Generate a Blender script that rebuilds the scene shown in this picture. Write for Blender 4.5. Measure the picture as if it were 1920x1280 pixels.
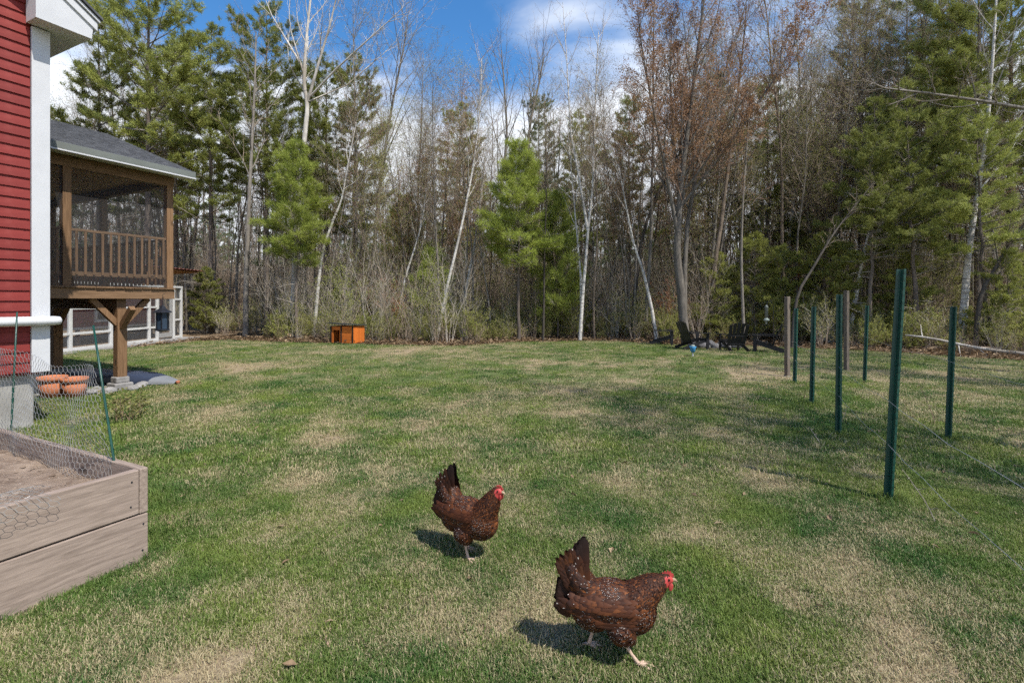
import bpy, bmesh, math, random
import numpy as np
from mathutils import Vector, Matrix, noise

R = math.radians
scene = bpy.context.scene
COL = scene.collection
for o in list(bpy.data.objects):
    bpy.data.objects.remove(o)

# ------------------------------------------------------------------ camera
FPX, U0, V0, CAMH = 923.0, 960.0, 565.0, 1.5      # focal length and optical axis in photo pixels
cam_data = bpy.data.cameras.new('camera')
cam_data.sensor_width = 36.0
cam_data.lens = 36.0 * FPX / 1920.0
cam_data.shift_y = -(640.0 - V0) / 1920.0
cam_data.clip_start = 0.05
cam_data.clip_end = 2000
cam = bpy.data.objects.new('camera', cam_data)
cam.location = (0, 0, CAMH)
cam.rotation_euler = (R(90), 0, 0)
COL.objects.link(cam)
scene.camera = cam

# ------------------------------------------------------------------ sky and sun
SUN_EL = R(57)
SUN_XY = Vector((0.74, -0.67)).normalized()
SUN_DIR = Vector((SUN_XY.x * math.cos(SUN_EL), SUN_XY.y * math.cos(SUN_EL), math.sin(SUN_EL)))
world = bpy.data.worlds.new('World')
scene.world = world
world.use_nodes = True
wt = world.node_tree
wt.nodes.clear()
def wn(t, **k):
    n = wt.nodes.new(t)
    for a, b in k.items():
        setattr(n, a, b)
    return n
def wl(a, b):
    wt.links.new(a, b)
def wmath(op, a, b=None, c=None, clamp=False):
    n = wn('ShaderNodeMath', operation=op, use_clamp=clamp)
    for i, x in enumerate((a, b, c)):
        if x is None:
            continue
        if isinstance(x, (int, float)):
            n.inputs[i].default_value = x
        else:
            wl(x, n.inputs[i])
    return n.outputs[0]
sky = wn('ShaderNodeTexSky', sky_type='NISHITA')
sky.sun_disc = False
sky.sun_elevation = SUN_EL
sky.sun_rotation = math.atan2(SUN_XY.x, SUN_XY.y)
sky.altitude = 200
sky.air_density = 1.0
sky.dust_density = 0.4
sky.ozone_density = 2.2
bg = wn('ShaderNodeBackground')
bg.inputs[1].default_value = 0.15
out = wn('ShaderNodeOutputWorld')
tc = wn('ShaderNodeTexCoord')
sep = wn('ShaderNodeSeparateXYZ'); wl(tc.outputs['Generated'], sep.inputs[0])
zc = wmath('MAXIMUM', sep.outputs[2], 0.03)
px_ = wmath('DIVIDE', sep.outputs[0], zc)
py_ = wmath('DIVIDE', sep.outputs[1], zc)
comb = wn('ShaderNodeCombineXYZ'); wl(px_, comb.inputs[0]); wl(py_, comb.inputs[1])
mapn = wn('ShaderNodeMapping'); wl(comb.outputs[0], mapn.inputs[0])
mapn.inputs['Location'].default_value = (3.1, 7.4, 0.3)
mapn.inputs['Rotation'].default_value = (0, 0, R(-38))
mapn.inputs['Scale'].default_value = (0.8, 1.0, 1)
n1 = wn('ShaderNodeTexNoise'); wl(mapn.outputs[0], n1.inputs['Vector'])
n1.inputs['Scale'].default_value = 1.3; n1.inputs['Detail'].default_value = 7; n1.inputs['Roughness'].default_value = 0.52
n1.inputs['Distortion'].default_value = 0.3
rad = wn('ShaderNodeVectorMath', operation='LENGTH'); wl(comb.outputs[0], rad.inputs[0])
cov = wmath('MULTIPLY_ADD', wmath('SUBTRACT', rad.outputs['Value'], 1.80), 0.22, n1.outputs[0])
mr = wn('ShaderNodeMapRange', interpolation_type='SMOOTHSTEP', clamp=True)
mr.inputs['From Min'].default_value = 0.46; mr.inputs['From Max'].default_value = 0.84
wl(cov, mr.inputs['Value'])
cloud_f = wmath('MULTIPLY', mr.outputs[0], 0.93)
hsv = wn('ShaderNodeHueSaturation'); wl(sky.outputs[0], hsv.inputs['Color'])
hsv.inputs['Saturation'].default_value = 1.3
hsv.inputs['Value'].default_value = 0.92
cmix = wn('ShaderNodeMix', data_type='RGBA')
wl(cloud_f, cmix.inputs[0]); wl(hsv.outputs[0], cmix.inputs[6])
cmix.inputs[7].default_value = (5.4, 5.6, 5.9, 1)
wl(cmix.outputs[2], bg.inputs[0]); wl(bg.outputs[0], out.inputs[0])

sun_data = bpy.data.lights.new('sun', 'SUN')
sun_data.energy = 4.0
sun_data.angle = R(0.53)
sun_data.color = (1.0, 0.95, 0.87)
sun = bpy.data.objects.new('sun', sun_data)
sun.rotation_euler = SUN_DIR.to_track_quat('Z', 'Y').to_euler()
COL.objects.link(sun)

scene.view_settings.view_transform = 'Standard'
scene.view_settings.look = 'None'
scene.view_settings.exposure = 0.6
scene.view_settings.gamma = 1.0
scene.view_settings.use_curve_mapping = False
scene.render.engine = 'CYCLES'
scene.cycles.use_denoising = False
scene.cycles.use_light_tree = False
scene.cycles.caustics_reflective = False
scene.cycles.caustics_refractive = False
scene.cycles.max_bounces = 4
scene.cycles.diffuse_bounces = 2
scene.cycles.adaptive_threshold = 0.02
scene.cycles.transparent_max_bounces = 12
scene.cycles.sample_clamp_indirect = 6

# ------------------------------------------------------------------ helpers
def gy(v):
    return FPX * CAMH / (v - V0)
def at(u, v, Y):
    return Vector(((u - U0) / FPX * Y, Y, CAMH - (v - V0) / FPX * Y))
def gp(u, v):
    Y = gy(v)
    return Vector(((u - U0) / FPX * Y, Y, 0.0))

class MB:
    def __init__(s):
        s.v = []; s.f = []; s.m = []
    def add(s, verts, faces, mat=0):
        b = len(s.v)
        s.v.extend([tuple(p) for p in verts])
        s.f.extend([tuple(b + i for i in f) for f in faces])
        s.m.extend([mat] * len(faces))
    def box(s, x0, x1, y0, y1, z0, z1, mat=0, M=None):
        vs = [(x0,y0,z0),(x1,y0,z0),(x1,y1,z0),(x0,y1,z0),(x0,y0,z1),(x1,y0,z1),(x1,y1,z1),(x0,y1,z1)]
        if M is not None:
            vs = [M @ Vector(p) for p in vs]
        s.add(vs, [(0,3,2,1),(4,5,6,7),(0,1,5,4),(1,2,6,5),(2,3,7,6),(3,0,4,7)], mat)
    def beam(s, a, b, w, h, mat=0, up=(0,0,1)):
        a = Vector(a); b = Vector(b); d = (b - a); L = d.length; d = d / L
        upv = Vector(up)
        if abs(d.dot(upv)) > 0.98:
            upv = Vector((1, 0, 0))
        sx = d.cross(upv).normalized(); sz = sx.cross(d)
        vs = []
        for p in (a, b):
            for i, j in ((-1,-1),(1,-1),(1,1),(-1,1)):
                vs.append(p + sx * (i * w / 2) + sz * (j * h / 2))
        s.add(vs, [(0,1,2,3),(7,6,5,4),(0,4,5,1),(1,5,6,2),(2,6,7,3),(3,7,4,0)], mat)
    def tube(s, pts, rads, k=5, mat=0, cap=False):
        n = len(pts)
        P = np.asarray(pts, float)
        T = np.empty_like(P)
        T[1:-1] = P[2:] - P[:-2]; T[0] = P[1] - P[0]; T[-1] = P[-1] - P[-2]
        T /= (np.linalg.norm(T, axis=1, keepdims=True) + 1e-9)
        ref = np.array((1.0, 0.0, 0.0)) if abs(T[0][0]) < 0.8 else np.array((0.0, 1.0, 0.0))
        A = ref[None, :] - (T @ ref)[:, None] * T
        A /= (np.linalg.norm(A, axis=1, keepdims=True) + 1e-9)
        B = np.cross(T, A)
        ang = np.arange(k) * (2 * math.pi / k)
        c, si = np.cos(ang), np.sin(ang)
        rr = np.asarray(rads, float)[:, None, None]
        V = P[:, None, :] + rr * (A[:, None, :] * c[None, :, None] + B[:, None, :] * si[None, :, None])
        b = len(s.v)
        s.v.extend(map(tuple, V.reshape(-1, 3).tolist()))
        for i in range(n - 1):
            for j in range(k):
                j2 = (j + 1) % k
                s.f.append((b+i*k+j, b+i*k+j2, b+(i+1)*k+j2, b+(i+1)*k+j)); s.m.append(mat)
        if cap:
            s.f.append(tuple(b + j for j in reversed(range(k)))); s.m.append(mat)
            s.f.append(tuple(b + (n-1)*k + j for j in range(k))); s.m.append(mat)
    def lathe(s, prof, k=20, c=(0,0,0), mat=0):
        b = len(s.v)
        for r, z in prof:
            for j in range(k):
                a = 2 * math.pi * j / k
                s.v.append((c[0] + r*math.cos(a), c[1] + r*math.sin(a), c[2] + z))
        for i in range(len(prof) - 1):
            for j in range(k):
                j2 = (j+1) % k
                s.f.append((b+i*k+j, b+i*k+j2, b+(i+1)*k+j2, b+(i+1)*k+j)); s.m.append(mat)
    def mesh(s, name, mats, smooth=False):
        me = bpy.data.meshes.new(name)
        me.from_pydata(s.v, [], s.f)
        for m in (mats if isinstance(mats, (list, tuple)) else [mats]):
            me.materials.append(m)
        if any(s.m):
            me.polygons.foreach_set('material_index', s.m)
        if smooth:
            me.polygons.foreach_set('use_smooth', [True] * len(s.f))
        me.update()
        return me
    def build(s, name, mats, parent=None, smooth=False, bevel=0):
        o = bpy.data.objects.new(name, s.mesh(name, mats, smooth))
        COL.objects.link(o)
        if parent is not None:
            o.parent = parent
        if bevel:
            b = o.modifiers.new('bevel', 'BEVEL'); b.width = bevel; b.segments = 2; b.limit_method = 'ANGLE'
        return o

def empty(name, loc=(0,0,0), rz=0.0):
    o = bpy.data.objects.new(name, None)
    o.location = loc; o.rotation_euler = (0, 0, rz); o.empty_display_size = 0.2
    COL.objects.link(o)
    return o
def tag(o, label=None, cat=None, group=None, kind=None):
    if label: o['label'] = label
    if cat: o['category'] = cat
    if group: o['group'] = group
    if kind: o['kind'] = kind
    return o
def copy_tree(o, parent=None):
    c = o.copy(); COL.objects.link(c); c.parent = parent
    for ch in list(o.children):
        copy_tree(ch, c)
    return c
def inst(name, mesh, parent=None, loc=None, rot=None, scl=None):
    o = bpy.data.objects.new(name, mesh)
    COL.objects.link(o)
    if parent is not None: o.parent = parent
    if loc is not None: o.location = loc
    if rot is not None: o.rotation_euler = rot
    if scl is not None: o.scale = scl
    return o

# ------------------------------------------------------------------ materials
class NT:
    def __init__(s, name):
        s.mat = bpy.data.materials.new(name); s.mat.use_nodes = True
        s.t = s.mat.node_tree; s.t.nodes.clear()
        s.out = s.n('ShaderNodeOutputMaterial')
        s.bsdf = s.n('ShaderNodeBsdfPrincipled')
        s.l(s.bsdf.outputs[0], s.out.inputs[0])
        s.bsdf.inputs['Specular IOR Level'].default_value = 0.25
    def n(s, t, **k):
        x = s.t.nodes.new(t)
        for a, b in k.items(): setattr(x, a, b)
        return x
    def l(s, a, b): s.t.links.new(a, b)
    def math(s, op, a, b=None, c=None, clamp=False):
        n = s.n('ShaderNodeMath', operation=op, use_clamp=clamp)
        for i, x in enumerate((a, b, c)):
            if x is None: continue
            if isinstance(x, (int, float)): n.inputs[i].default_value = x
            else: s.l(x, n.inputs[i])
        return n.outputs[0]
    def coord(s, which='Object', scale=(1,1,1), rot=(0,0,0)):
        if which == 'World':
            src = s.n('ShaderNodeNewGeometry').outputs['Position']
        else:
            src = s.n('ShaderNodeTexCoord').outputs[which]
        m = s.n('ShaderNodeMapping'); s.l(src, m.inputs[0])
        m.inputs['Scale'].default_value = scale; m.inputs['Rotation'].default_value = rot
        return m.outputs[0]
    def noise(s, co, scale=5, detail=4, rough=0.55, dist=0.0):
        n = s.n('ShaderNodeTexNoise'); s.l(co, n.inputs['Vector'])
        n.inputs['Scale'].default_value = scale; n.inputs['Detail'].default_value = detail
        n.inputs['Roughness'].default_value = rough; n.inputs['Distortion'].default_value = dist
        return n.outputs[0]
    def ramp(s, f, stops, interp='LINEAR'):
        r = s.n('ShaderNodeValToRGB'); s.l(f, r.inputs[0]); r.color_ramp.interpolation = interp
        e = r.color_ramp.elements
        while len(e) < len(stops): e.new(0.5)
        for x, (p, c) in zip(e, stops):
            x.position = p; x.color = (c[0], c[1], c[2], 1) if not isinstance(c, (int, float)) else (c, c, c, 1)
        return r.outputs[0]
    def mix(s, f, a, b, blend='MIX'):
        m = s.n('ShaderNodeMix', data_type='RGBA', blend_type=blend)
        for i, x in ((0, f), (6, a), (7, b)):
            if isinstance(x, (int, float)): m.inputs[i].default_value = x
            elif isinstance(x, tuple): m.inputs[i].default_value = (x[0], x[1], x[2], 1)
            else: s.l(x, m.inputs[i])
        return m.outputs[2]
    def bump(s, h, strength=0.4, dist=0.01):
        b = s.n('ShaderNodeBump'); s.l(h, b.inputs['Height'])
        b.inputs['Strength'].default_value = strength; b.inputs['Distance'].default_value = dist
        s.l(b.outputs[0], s.bsdf.inputs['Normal'])
    def color(s, c): 
        if isinstance(c, tuple): s.bsdf.inputs['Base Color'].default_value = (c[0], c[1], c[2], 1)
        else: s.l(c, s.bsdf.inputs['Base Color'])
    def rough(s, r): s.bsdf.inputs['Roughness'].default_value = r
    def rnd(s): return s.n('ShaderNodeObjectInfo').outputs['Random']
    def translucent(s, col, f):
        t = s.n('ShaderNodeBsdfTranslucent'); 
        if isinstance(col, tuple): t.inputs[0].default_value = (*col, 1)
        else: s.l(col, t.inputs[0])
        m = s.n('ShaderNodeMixShader'); m.inputs[0].default_value = f
        s.l(s.bsdf.outputs[0], m.inputs[1]); s.l(t.outputs[0], m.inputs[2]); s.l(m.outputs[0], s.out.inputs[0])

def plain(name, c, rough=0.6, var=0.25, scale=8, bump=0.0, metal=0.0, which='Object'):
    t = NT(name); co = t.coord(which)
    f = t.noise(co, scale, 5, 0.6)
    lo = tuple(x * (1 - var) for x in c); hi = tuple(min(1, x * (1 + var)) for x in c)
    t.color(t.ramp(f, [(0.3, lo), (0.7, hi)])); t.rough(rough)
    t.bsdf.inputs['Metallic'].default_value = metal
    if bump: t.bump(t.noise(co, scale * 6, 4), bump, 0.004)
    return t.mat

def wood(name, a, b, axis='x', scale=1.0, rough=0.75, knots=True, which='Object'):
    """Sawn board: grain along an axis, with knots and a few darker streaks."""
    t = NT(name)
    sc = {'x': (1.2, 14, 14), 'y': (14, 1.2, 14), 'z': (14, 14, 1.2)}[axis]
    sc = tuple(x * scale for x in sc)
    g = t.n('ShaderNodeTexCoord').outputs[which]
    off = t.n('ShaderNodeVectorMath', operation='ADD'); t.l(g, off.inputs[0])
    cmb = t.n('ShaderNodeCombineXYZ'); r = t.math('MULTIPLY', t.rnd(), 37.0)
    for i in range(3): t.l(r, cmb.inputs[i])
    t.l(cmb.outputs[0], off.inputs[1])
    m = t.n('ShaderNodeMapping'); t.l(off.outputs[0], m.inputs[0]); m.inputs['Scale'].default_value = sc
    grain = t.noise(m.outputs[0], 3.2, 7, 0.62, 0.6)
    col = t.ramp(grain, [(0.25, a), (0.5, tuple((x + y) / 2 for x, y in zip(a, b))), (0.75, b)])
    if knots:
        m2 = t.n('ShaderNodeMapping'); t.l(off.outputs[0], m2.inputs[0])
        ks = {'x': (1.0, 2.4, 2.4), 'y': (2.4, 1.0, 2.4), 'z': (2.4, 2.4, 1.0)}[axis]
        m2.inputs['Scale'].default_value = tuple(x * 2.2 for x in ks)
        vor = t.n('ShaderNodeTexVoronoi'); t.l(m2.outputs[0], vor.inputs['Vector'])
        vor.inputs['Scale'].default_value = 1.0
        k = t.ramp(vor.outputs['Distance'], [(0.07, 1.0), (0.17, 0.0)])
        col = t.mix(t.math('MULTIPLY', k, 0.8), col, tuple(x * 0.4 for x in a))
    var = t.ramp(t.rnd(), [(0, 0.82), (1, 1.12)])
    col = t.mix(1.0, col, var, 'MULTIPLY')
    t.color(col); t.rough(rough); t.bump(grain, 0.35, 0.004)
    return t.mat

def bark(name, a, b, c=None, birch=False, vary=0.3):
    t = NT(name); co = t.coord('Object', (1, 1, 0.28))
    if birch:
        co2 = t.coord('Object', (1.2, 1.2, 6))
        f = t.noise(co2, 3.2, 6, 0.72, 0.4)
        col = t.ramp(f, [(0.33, (0.06, 0.055, 0.05)), (0.42, b), (0.62, a)])
        g = t.noise(t.coord('Object', (1, 1, .5)), 1.3, 3)
        col = t.mix(t.ramp(g, [(0.52, 0.0), (0.72, 0.55)]), col, (0.10, 0.085, 0.07))
    else:
        f = t.noise(co, 9, 7, 0.68, 0.5)
        col = t.ramp(f, [(0.28, a), (0.72, b)])
        if c is not None:
            g = t.noise(t.coord('Object', (1, 1, 0.7)), 1.1, 4)
            col = t.mix(t.ramp(g, [(0.45, 0.0), (0.62, 0.8)]), col, c)
    v = t.ramp(t.rnd(), [(0, 1 - vary), (1, 1 + vary)])
    t.color(t.mix(1.0, col, v, 'MULTIPLY')); t.rough(0.9)
    t.bump(t.noise(co, 22, 5), 0.6, 0.02)
    return t.mat

def foliage(name, stops, trans=0.3, tc=None, vary=0.25, scale=1.2):
    t = NT(name)
    f = t.noise(t.coord('World'), scale, 5, 0.7)
    col = t.ramp(f, stops)
    v = t.ramp(t.rnd(), [(0, 1 - vary), (1, 1 + vary)])
    col = t.mix(1.0, col, v, 'MULTIPLY')
    t.color(col); t.rough(0.7)
    t.translucent(col, trans)
    return t.mat

M = {}
M['white'] = plain('white_painted_trim', (0.56, 0.57, 0.585), 0.45, 0.06, 3)
M['white_frame'] = plain('white_painted_lumber', (0.62, 0.62, 0.60), 0.6, 0.08, 5)
M['pvc'] = plain('white_plastic_pipe', (0.62, 0.63, 0.64), 0.3, 0.03, 2)
# red clapboard paint
t = NT('red_clapboard_paint'); co = t.coord('Object', (0.6, 1, 6))
f = t.noise(co, 4, 6, 0.6); w = t.noise(t.coord('Object', (3, 1, 3)), 2.5, 5)
c = t.ramp(f, [(0.3, (0.17, 0.022, 0.019)), (0.7, (0.23, 0.034, 0.028))])
c = t.mix(t.ramp(w, [(0.55, 0.0), (0.8, 0.35)]), c, (0.28, 0.07, 0.06))
c = t.mix(1.0, c, t.ramp(t.rnd(), [(0, 0.88), (1, 1.1)]), 'MULTIPLY')
t.color(c); t.rough(0.6); t.bump(t.noise(t.coord('Object', (2, 1, 30)), 6, 4), 0.15, 0.003)
M['red'] = t.mat
M['darkred'] = plain('dark_red_shed_paint', (0.24, 0.04, 0.035), 0.7, 0.2, 4)
t = NT('foundation_concrete'); co = t.coord('Object')
c = t.ramp(t.noise(co, 2.2, 7, 0.65), [(0.3, (0.22, 0.21, 0.19)), (0.7, (0.42, 0.41, 0.38))])
t.color(c); t.rough(0.9); t.bump(t.noise(co, 30, 5), 0.35, 0.005)
M['concrete'] = t.mat
t = NT('asphalt_shingle'); co = t.coord('Object')
c = t.ramp(t.noise(co, 160, 3, 0.7), [(0.3, (0.045, 0.048, 0.055)), (0.7, (0.12, 0.125, 0.135))])
br = t.noise(t.coord('Object', (3.5, 8, 1)), 2.5, 1)
c = t.mix(1.0, c, t.ramp(br, [(0.35, 0.75), (0.65, 1.35)]), 'MULTIPLY')
t.color(c); t.rough(0.95); t.bump(t.noise(co, 200, 2), 0.4, 0.003)
M['shingle'] = t.mat
M['gutter'] = plain('grey_green_gutter_paint', (0.16, 0.175, 0.16), 0.5, 0.1, 3)
M['porch_wood_x'] = wood('porch_lumber_lengthwise', (0.12, 0.07, 0.036), (0.25, 0.155, 0.088), 'x')
M['porch_wood_z'] = wood('porch_lumber_upright', (0.125, 0.07, 0.034), (0.27, 0.16, 0.085), 'z')
M['porch_wood_y'] = wood('porch_lumber_crosswise', (0.12, 0.07, 0.036), (0.24, 0.15, 0.085), 'y')
M['ceil_wood'] = wood('porch_ceiling_pine', (0.26, 0.15, 0.07), (0.40, 0.25, 0.12), 'x')
M['bed_wood'] = wood('weathered_bed_plank', (0.165, 0.125, 0.10), (0.38, 0.30, 0.245), 'x', 1.3)
M['bed_wood_y'] = wood('weathered_bed_plank_cross', (0.155, 0.118, 0.094), (0.36, 0.285, 0.23), 'y', 1.3)
M['post_grey'] = wood('weathered_fence_post', (0.10, 0.08, 0.062), (0.20, 0.165, 0.13), 'z')
M['orange_wood'] = wood('orange_stained_board', (0.50, 0.115, 0.018), (0.66, 0.19, 0.03), 'z', knots=False)
M['felt'] = plain('black_roof_felt', (0.03, 0.036, 0.04), 0.8, 0.3, 20)
M['dark_inside'] = plain('dark_brown_matte', (0.03, 0.02, 0.015), 0.9, 0.2, 5)  # near-black brown for coop window, sill and dog house floor and posts
M['black_chair'] = plain('black_chair_lumber', (0.018, 0.018, 0.02), 0.45, 0.3, 6)
M['terracotta'] = plain('terracotta', (0.46, 0.17, 0.085), 0.85, 0.2, 6)
M['wire'] = plain('galvanised_wire', (0.55, 0.56, 0.56), 0.45, 0.15, 3, 0, 0.6)
M['fence_wire'] = plain('fence_wire', (0.5, 0.51, 0.51), 0.45, 0.15, 3, 0, 0.5)
M['rust_roof'] = plain('rusted_roof_sheet', (0.20, 0.075, 0.055), 0.75, 0.3, 4)
M['plywood'] = plain('roof_plywood', (0.42, 0.22, 0.10), 0.8, 0.15, 3)
M['navy'] = plain('dark_blue_plastic', (0.035, 0.045, 0.075), 0.4, 0.25, 3)
M['hull_grey'] = plain('grey_boat_plastic', (0.20, 0.21, 0.225), 0.4, 0.12, 3)
M['feeder_dark'] = plain('dark_metal_feeder', (0.018, 0.02, 0.026), 0.4, 0.3, 5)
M['feeder_body'] = plain('blue_grey_feeder_tube', (0.035, 0.055, 0.085), 0.35, 0.3, 9)
M['feeder_pale'] = plain('pale_feeder_baffle', (0.24, 0.28, 0.25), 0.4, 0.15, 4)
M['blue'] = plain('blue_plastic', (0.05, 0.22, 0.42), 0.35, 0.2, 8)
M['rock'] = plain('grey_fieldstone', (0.26, 0.25, 0.24), 0.9, 0.35, 7, 0.5)
M['dark_rock'] = plain('dark_fire_stone', (0.13, 0.125, 0.125), 0.9, 0.4, 7, 0.5)
# green painted steel posts with pale chips
t = NT('green_painted_steel'); co = t.coord('Object', (1, 1, 0.6))
c = t.ramp(t.noise(co, 6, 5), [(0.3, (0.004, 0.040, 0.028)), (0.7, (0.009, 0.075, 0.052))])
c = t.mix(t.ramp(t.noise(t.coord('Object'), 55, 3, 0.7), [(0.69, 0.0), (0.73, 0.8)]), c, (0.42, 0.45, 0.42))
t.color(c); t.rough(0.38); t.bsdf.inputs['Specular IOR Level'].default_value = 0.5
M['green_steel'] = t.mat
# insect screen and welded mesh, too fine to see their wires: part of the light passes
def screen(name, col, f):
    t = NT(name)
    t.color(col); t.rough(0.6)
    tr = t.n('ShaderNodeBsdfTransparent'); m = t.n('ShaderNodeMixShader'); m.inputs[0].default_value = f
    t.l(tr.outputs[0], m.inputs[1]); t.l(t.bsdf.outputs[0], m.inputs[2]); t.l(m.outputs[0], t.out.inputs[0])
    return t.mat
M['screen'] = screen('insect_screen', (0.08, 0.08, 0.082), 0.23)
M['mesh'] = screen('welded_mesh', (0.16, 0.16, 0.16), 0.34)
# bed soil
t = NT('garden_soil'); co = t.coord('World')
c = t.ramp(t.noise(co, 9, 8, 0.7), [(0.3, (0.15, 0.105, 0.075)), (0.7, (0.36, 0.28, 0.215))])
c = t.mix(t.ramp(t.noise(co, 70, 3), [(0.66, 0.0), (0.7, 0.7)]), c, (0.5, 0.44, 0.38))
t.color(c); t.rough(1.0); t.bump(t.noise(co, 45, 6, 0.7), 0.9, 0.02)
M['soil'] = t.mat
# leaf litter ground
t = NT('leaf_litter_ground'); co = t.coord('World')
c = t.ramp(t.noise(co, 2.6, 8, 0.75), [(0.25, (0.09, 0.065, 0.042)), (0.5, (0.19, 0.145, 0.095)), (0.75, (0.34, 0.27, 0.18))])
vor = t.n('ShaderNodeTexVoronoi'); t.l(co, vor.inputs['Vector']); vor.inputs['Scale'].default_value = 14
c = t.mix(0.35, c, t.ramp(vor.outputs['Color'], [(0.2, (0.09, 0.05, 0.03)), (0.8, (0.40, 0.27, 0.16))]))
t.color(c); t.rough(1.0); t.bump(t.noise(co, 16, 6, 0.7), 1.0, 0.06)
M['litter'] = t.mat
# lawn: worn patches come as an attribute shared by the turf sheet and the grass on it
t = NT('lawn_thatch'); d = t.n('ShaderNodeAttribute', attribute_name='dry').outputs['Fac']; co = t.coord('World')
fine = t.noise(co, 55, 5, 0.75); mid = t.noise(co, 9, 4, 0.7)
c1 = t.ramp(fine, [(0.3, (0.06, 0.08, 0.025)), (0.7, (0.16, 0.18, 0.065))])
c2 = t.ramp(fine, [(0.3, (0.17, 0.125, 0.075)), (0.7, (0.40, 0.32, 0.20))])
c2 = t.mix(t.ramp(mid, [(0.45, 0.0), (0.7, 0.6)]), c2, (0.22, 0.15, 0.095))
t.color(t.mix(t.ramp(t.math('MULTIPLY_ADD', mid, 0.5, d), [(0.55, 0.0), (0.95, 1.0)]), c1, c2)); t.rough(1.0); t.bump(fine, 0.9, 0.015)
M['lawn'] = t.mat
t = NT('grass_blade'); d = t.n('ShaderNodeAttribute', attribute_name='dry', attribute_type='INSTANCER').outputs['Fac']
bl = t.n('ShaderNodeAttribute', attribute_name='tone').outputs['Fac']
mixv = t.math('MULTIPLY_ADD', bl, 0.75, d)
hue = t.noise(t.coord('World', (1, 1, 0)), 1.1, 4, 0.6)
green = t.mix(t.ramp(hue, [(0.38, 0.0), (0.62, 1.0)]), (0.066, 0.145, 0.032), (0.200, 0.258, 0.054))
green = t.mix(1.0, green, t.ramp(bl, [(0, 0.7), (1, 1.35)]), 'MULTIPLY')
col = t.mix(t.ramp(mixv, [(0.72, 0.0), (1.0, 1.0)]), green, (0.50, 0.42, 0.25))
t.color(col); t.rough(0.6); t.translucent(col, 0.28)
M['grass'] = t.mat
M['leaf_dry'] = foliage('dry_leaf', [(0.3, (0.13, 0.085, 0.05)), (0.5, (0.25, 0.17, 0.10)), (0.7, (0.42, 0.33, 0.21))], 0.2, vary=0.35, scale=9)
# trees
M['bark_grey'] = bark('grey_hardwood_bark', (0.09, 0.078, 0.066), (0.29, 0.26, 0.22))
M['bark_brown'] = bark('brown_hardwood_bark', (0.075, 0.057, 0.043), (0.24, 0.19, 0.145))
M['bark_dark'] = bark('dark_bark', (0.04, 0.035, 0.03), (0.13, 0.11, 0.09))
M['bark_pine'] = bark('pine_bark', (0.07, 0.055, 0.045), (0.21, 0.175, 0.145))
M['bark_pale'] = bark('pale_mottled_bark', (0.28, 0.255, 0.22), (0.56, 0.53, 0.48), (0.20, 0.17, 0.13))
M['bark_birch'] = bark('white_birch_bark', (0.72, 0.70, 0.66), (0.42, 0.39, 0.35), birch=True, vary=0.1)
M['twig'] = bark('grey_brown_twig', (0.21, 0.155, 0.11), (0.42, 0.335, 0.255))
M['twig_pale'] = bark('pale_twig', (0.30, 0.26, 0.21), (0.50, 0.45, 0.38))
M['twig_red'] = bark('reddish_twig', (0.20, 0.13, 0.09), (0.36, 0.24, 0.17))
M['twig_dead'] = bark('dead_pine_twig', (0.14, 0.12, 0.10), (0.32, 0.29, 0.25))
M['bud'] = foliage('red_maple_bud', [(0.3, (0.26, 0.13, 0.07)), (0.55, (0.36, 0.21, 0.11)), (0.75, (0.34, 0.26, 0.11))], 0.3)
M['bud_olive'] = foliage('olive_bud', [(0.3, (0.21, 0.20, 0.07)), (0.7, (0.38, 0.375, 0.12))], 0.35)
M['needle'] = foliage('pine_needle', [(0.3, (0.19, 0.215, 0.055)), (0.5, (0.285, 0.315, 0.08)), (0.7, (0.38, 0.395, 0.11))], 0.3)
M['needle_bright'] = foliage('young_pine_needle', [(0.3, (0.25, 0.30, 0.06)), (0.55, (0.37, 0.43, 0.085)), (0.75, (0.48, 0.51, 0.13))], 0.35)
M['needle_blue'] = foliage('dark_pine_needle', [(0.3, (0.10, 0.145, 0.065)), (0.55, (0.17, 0.22, 0.095)), (0.75, (0.26, 0.30, 0.125))], 0.28)
M['leaf_green'] = foliage('spring_leaf', [(0.3, (0.20, 0.225, 0.055)), (0.55, (0.32, 0.335, 0.085)), (0.75, (0.42, 0.42, 0.13))], 0.4)
M['leaf_rust'] = foliage('rusty_beech_leaf', [(0.3, (0.26, 0.09, 0.04)), (0.6, (0.42, 0.18, 0.09)), (0.8, (0.46, 0.28, 0.16))], 0.35)

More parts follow.
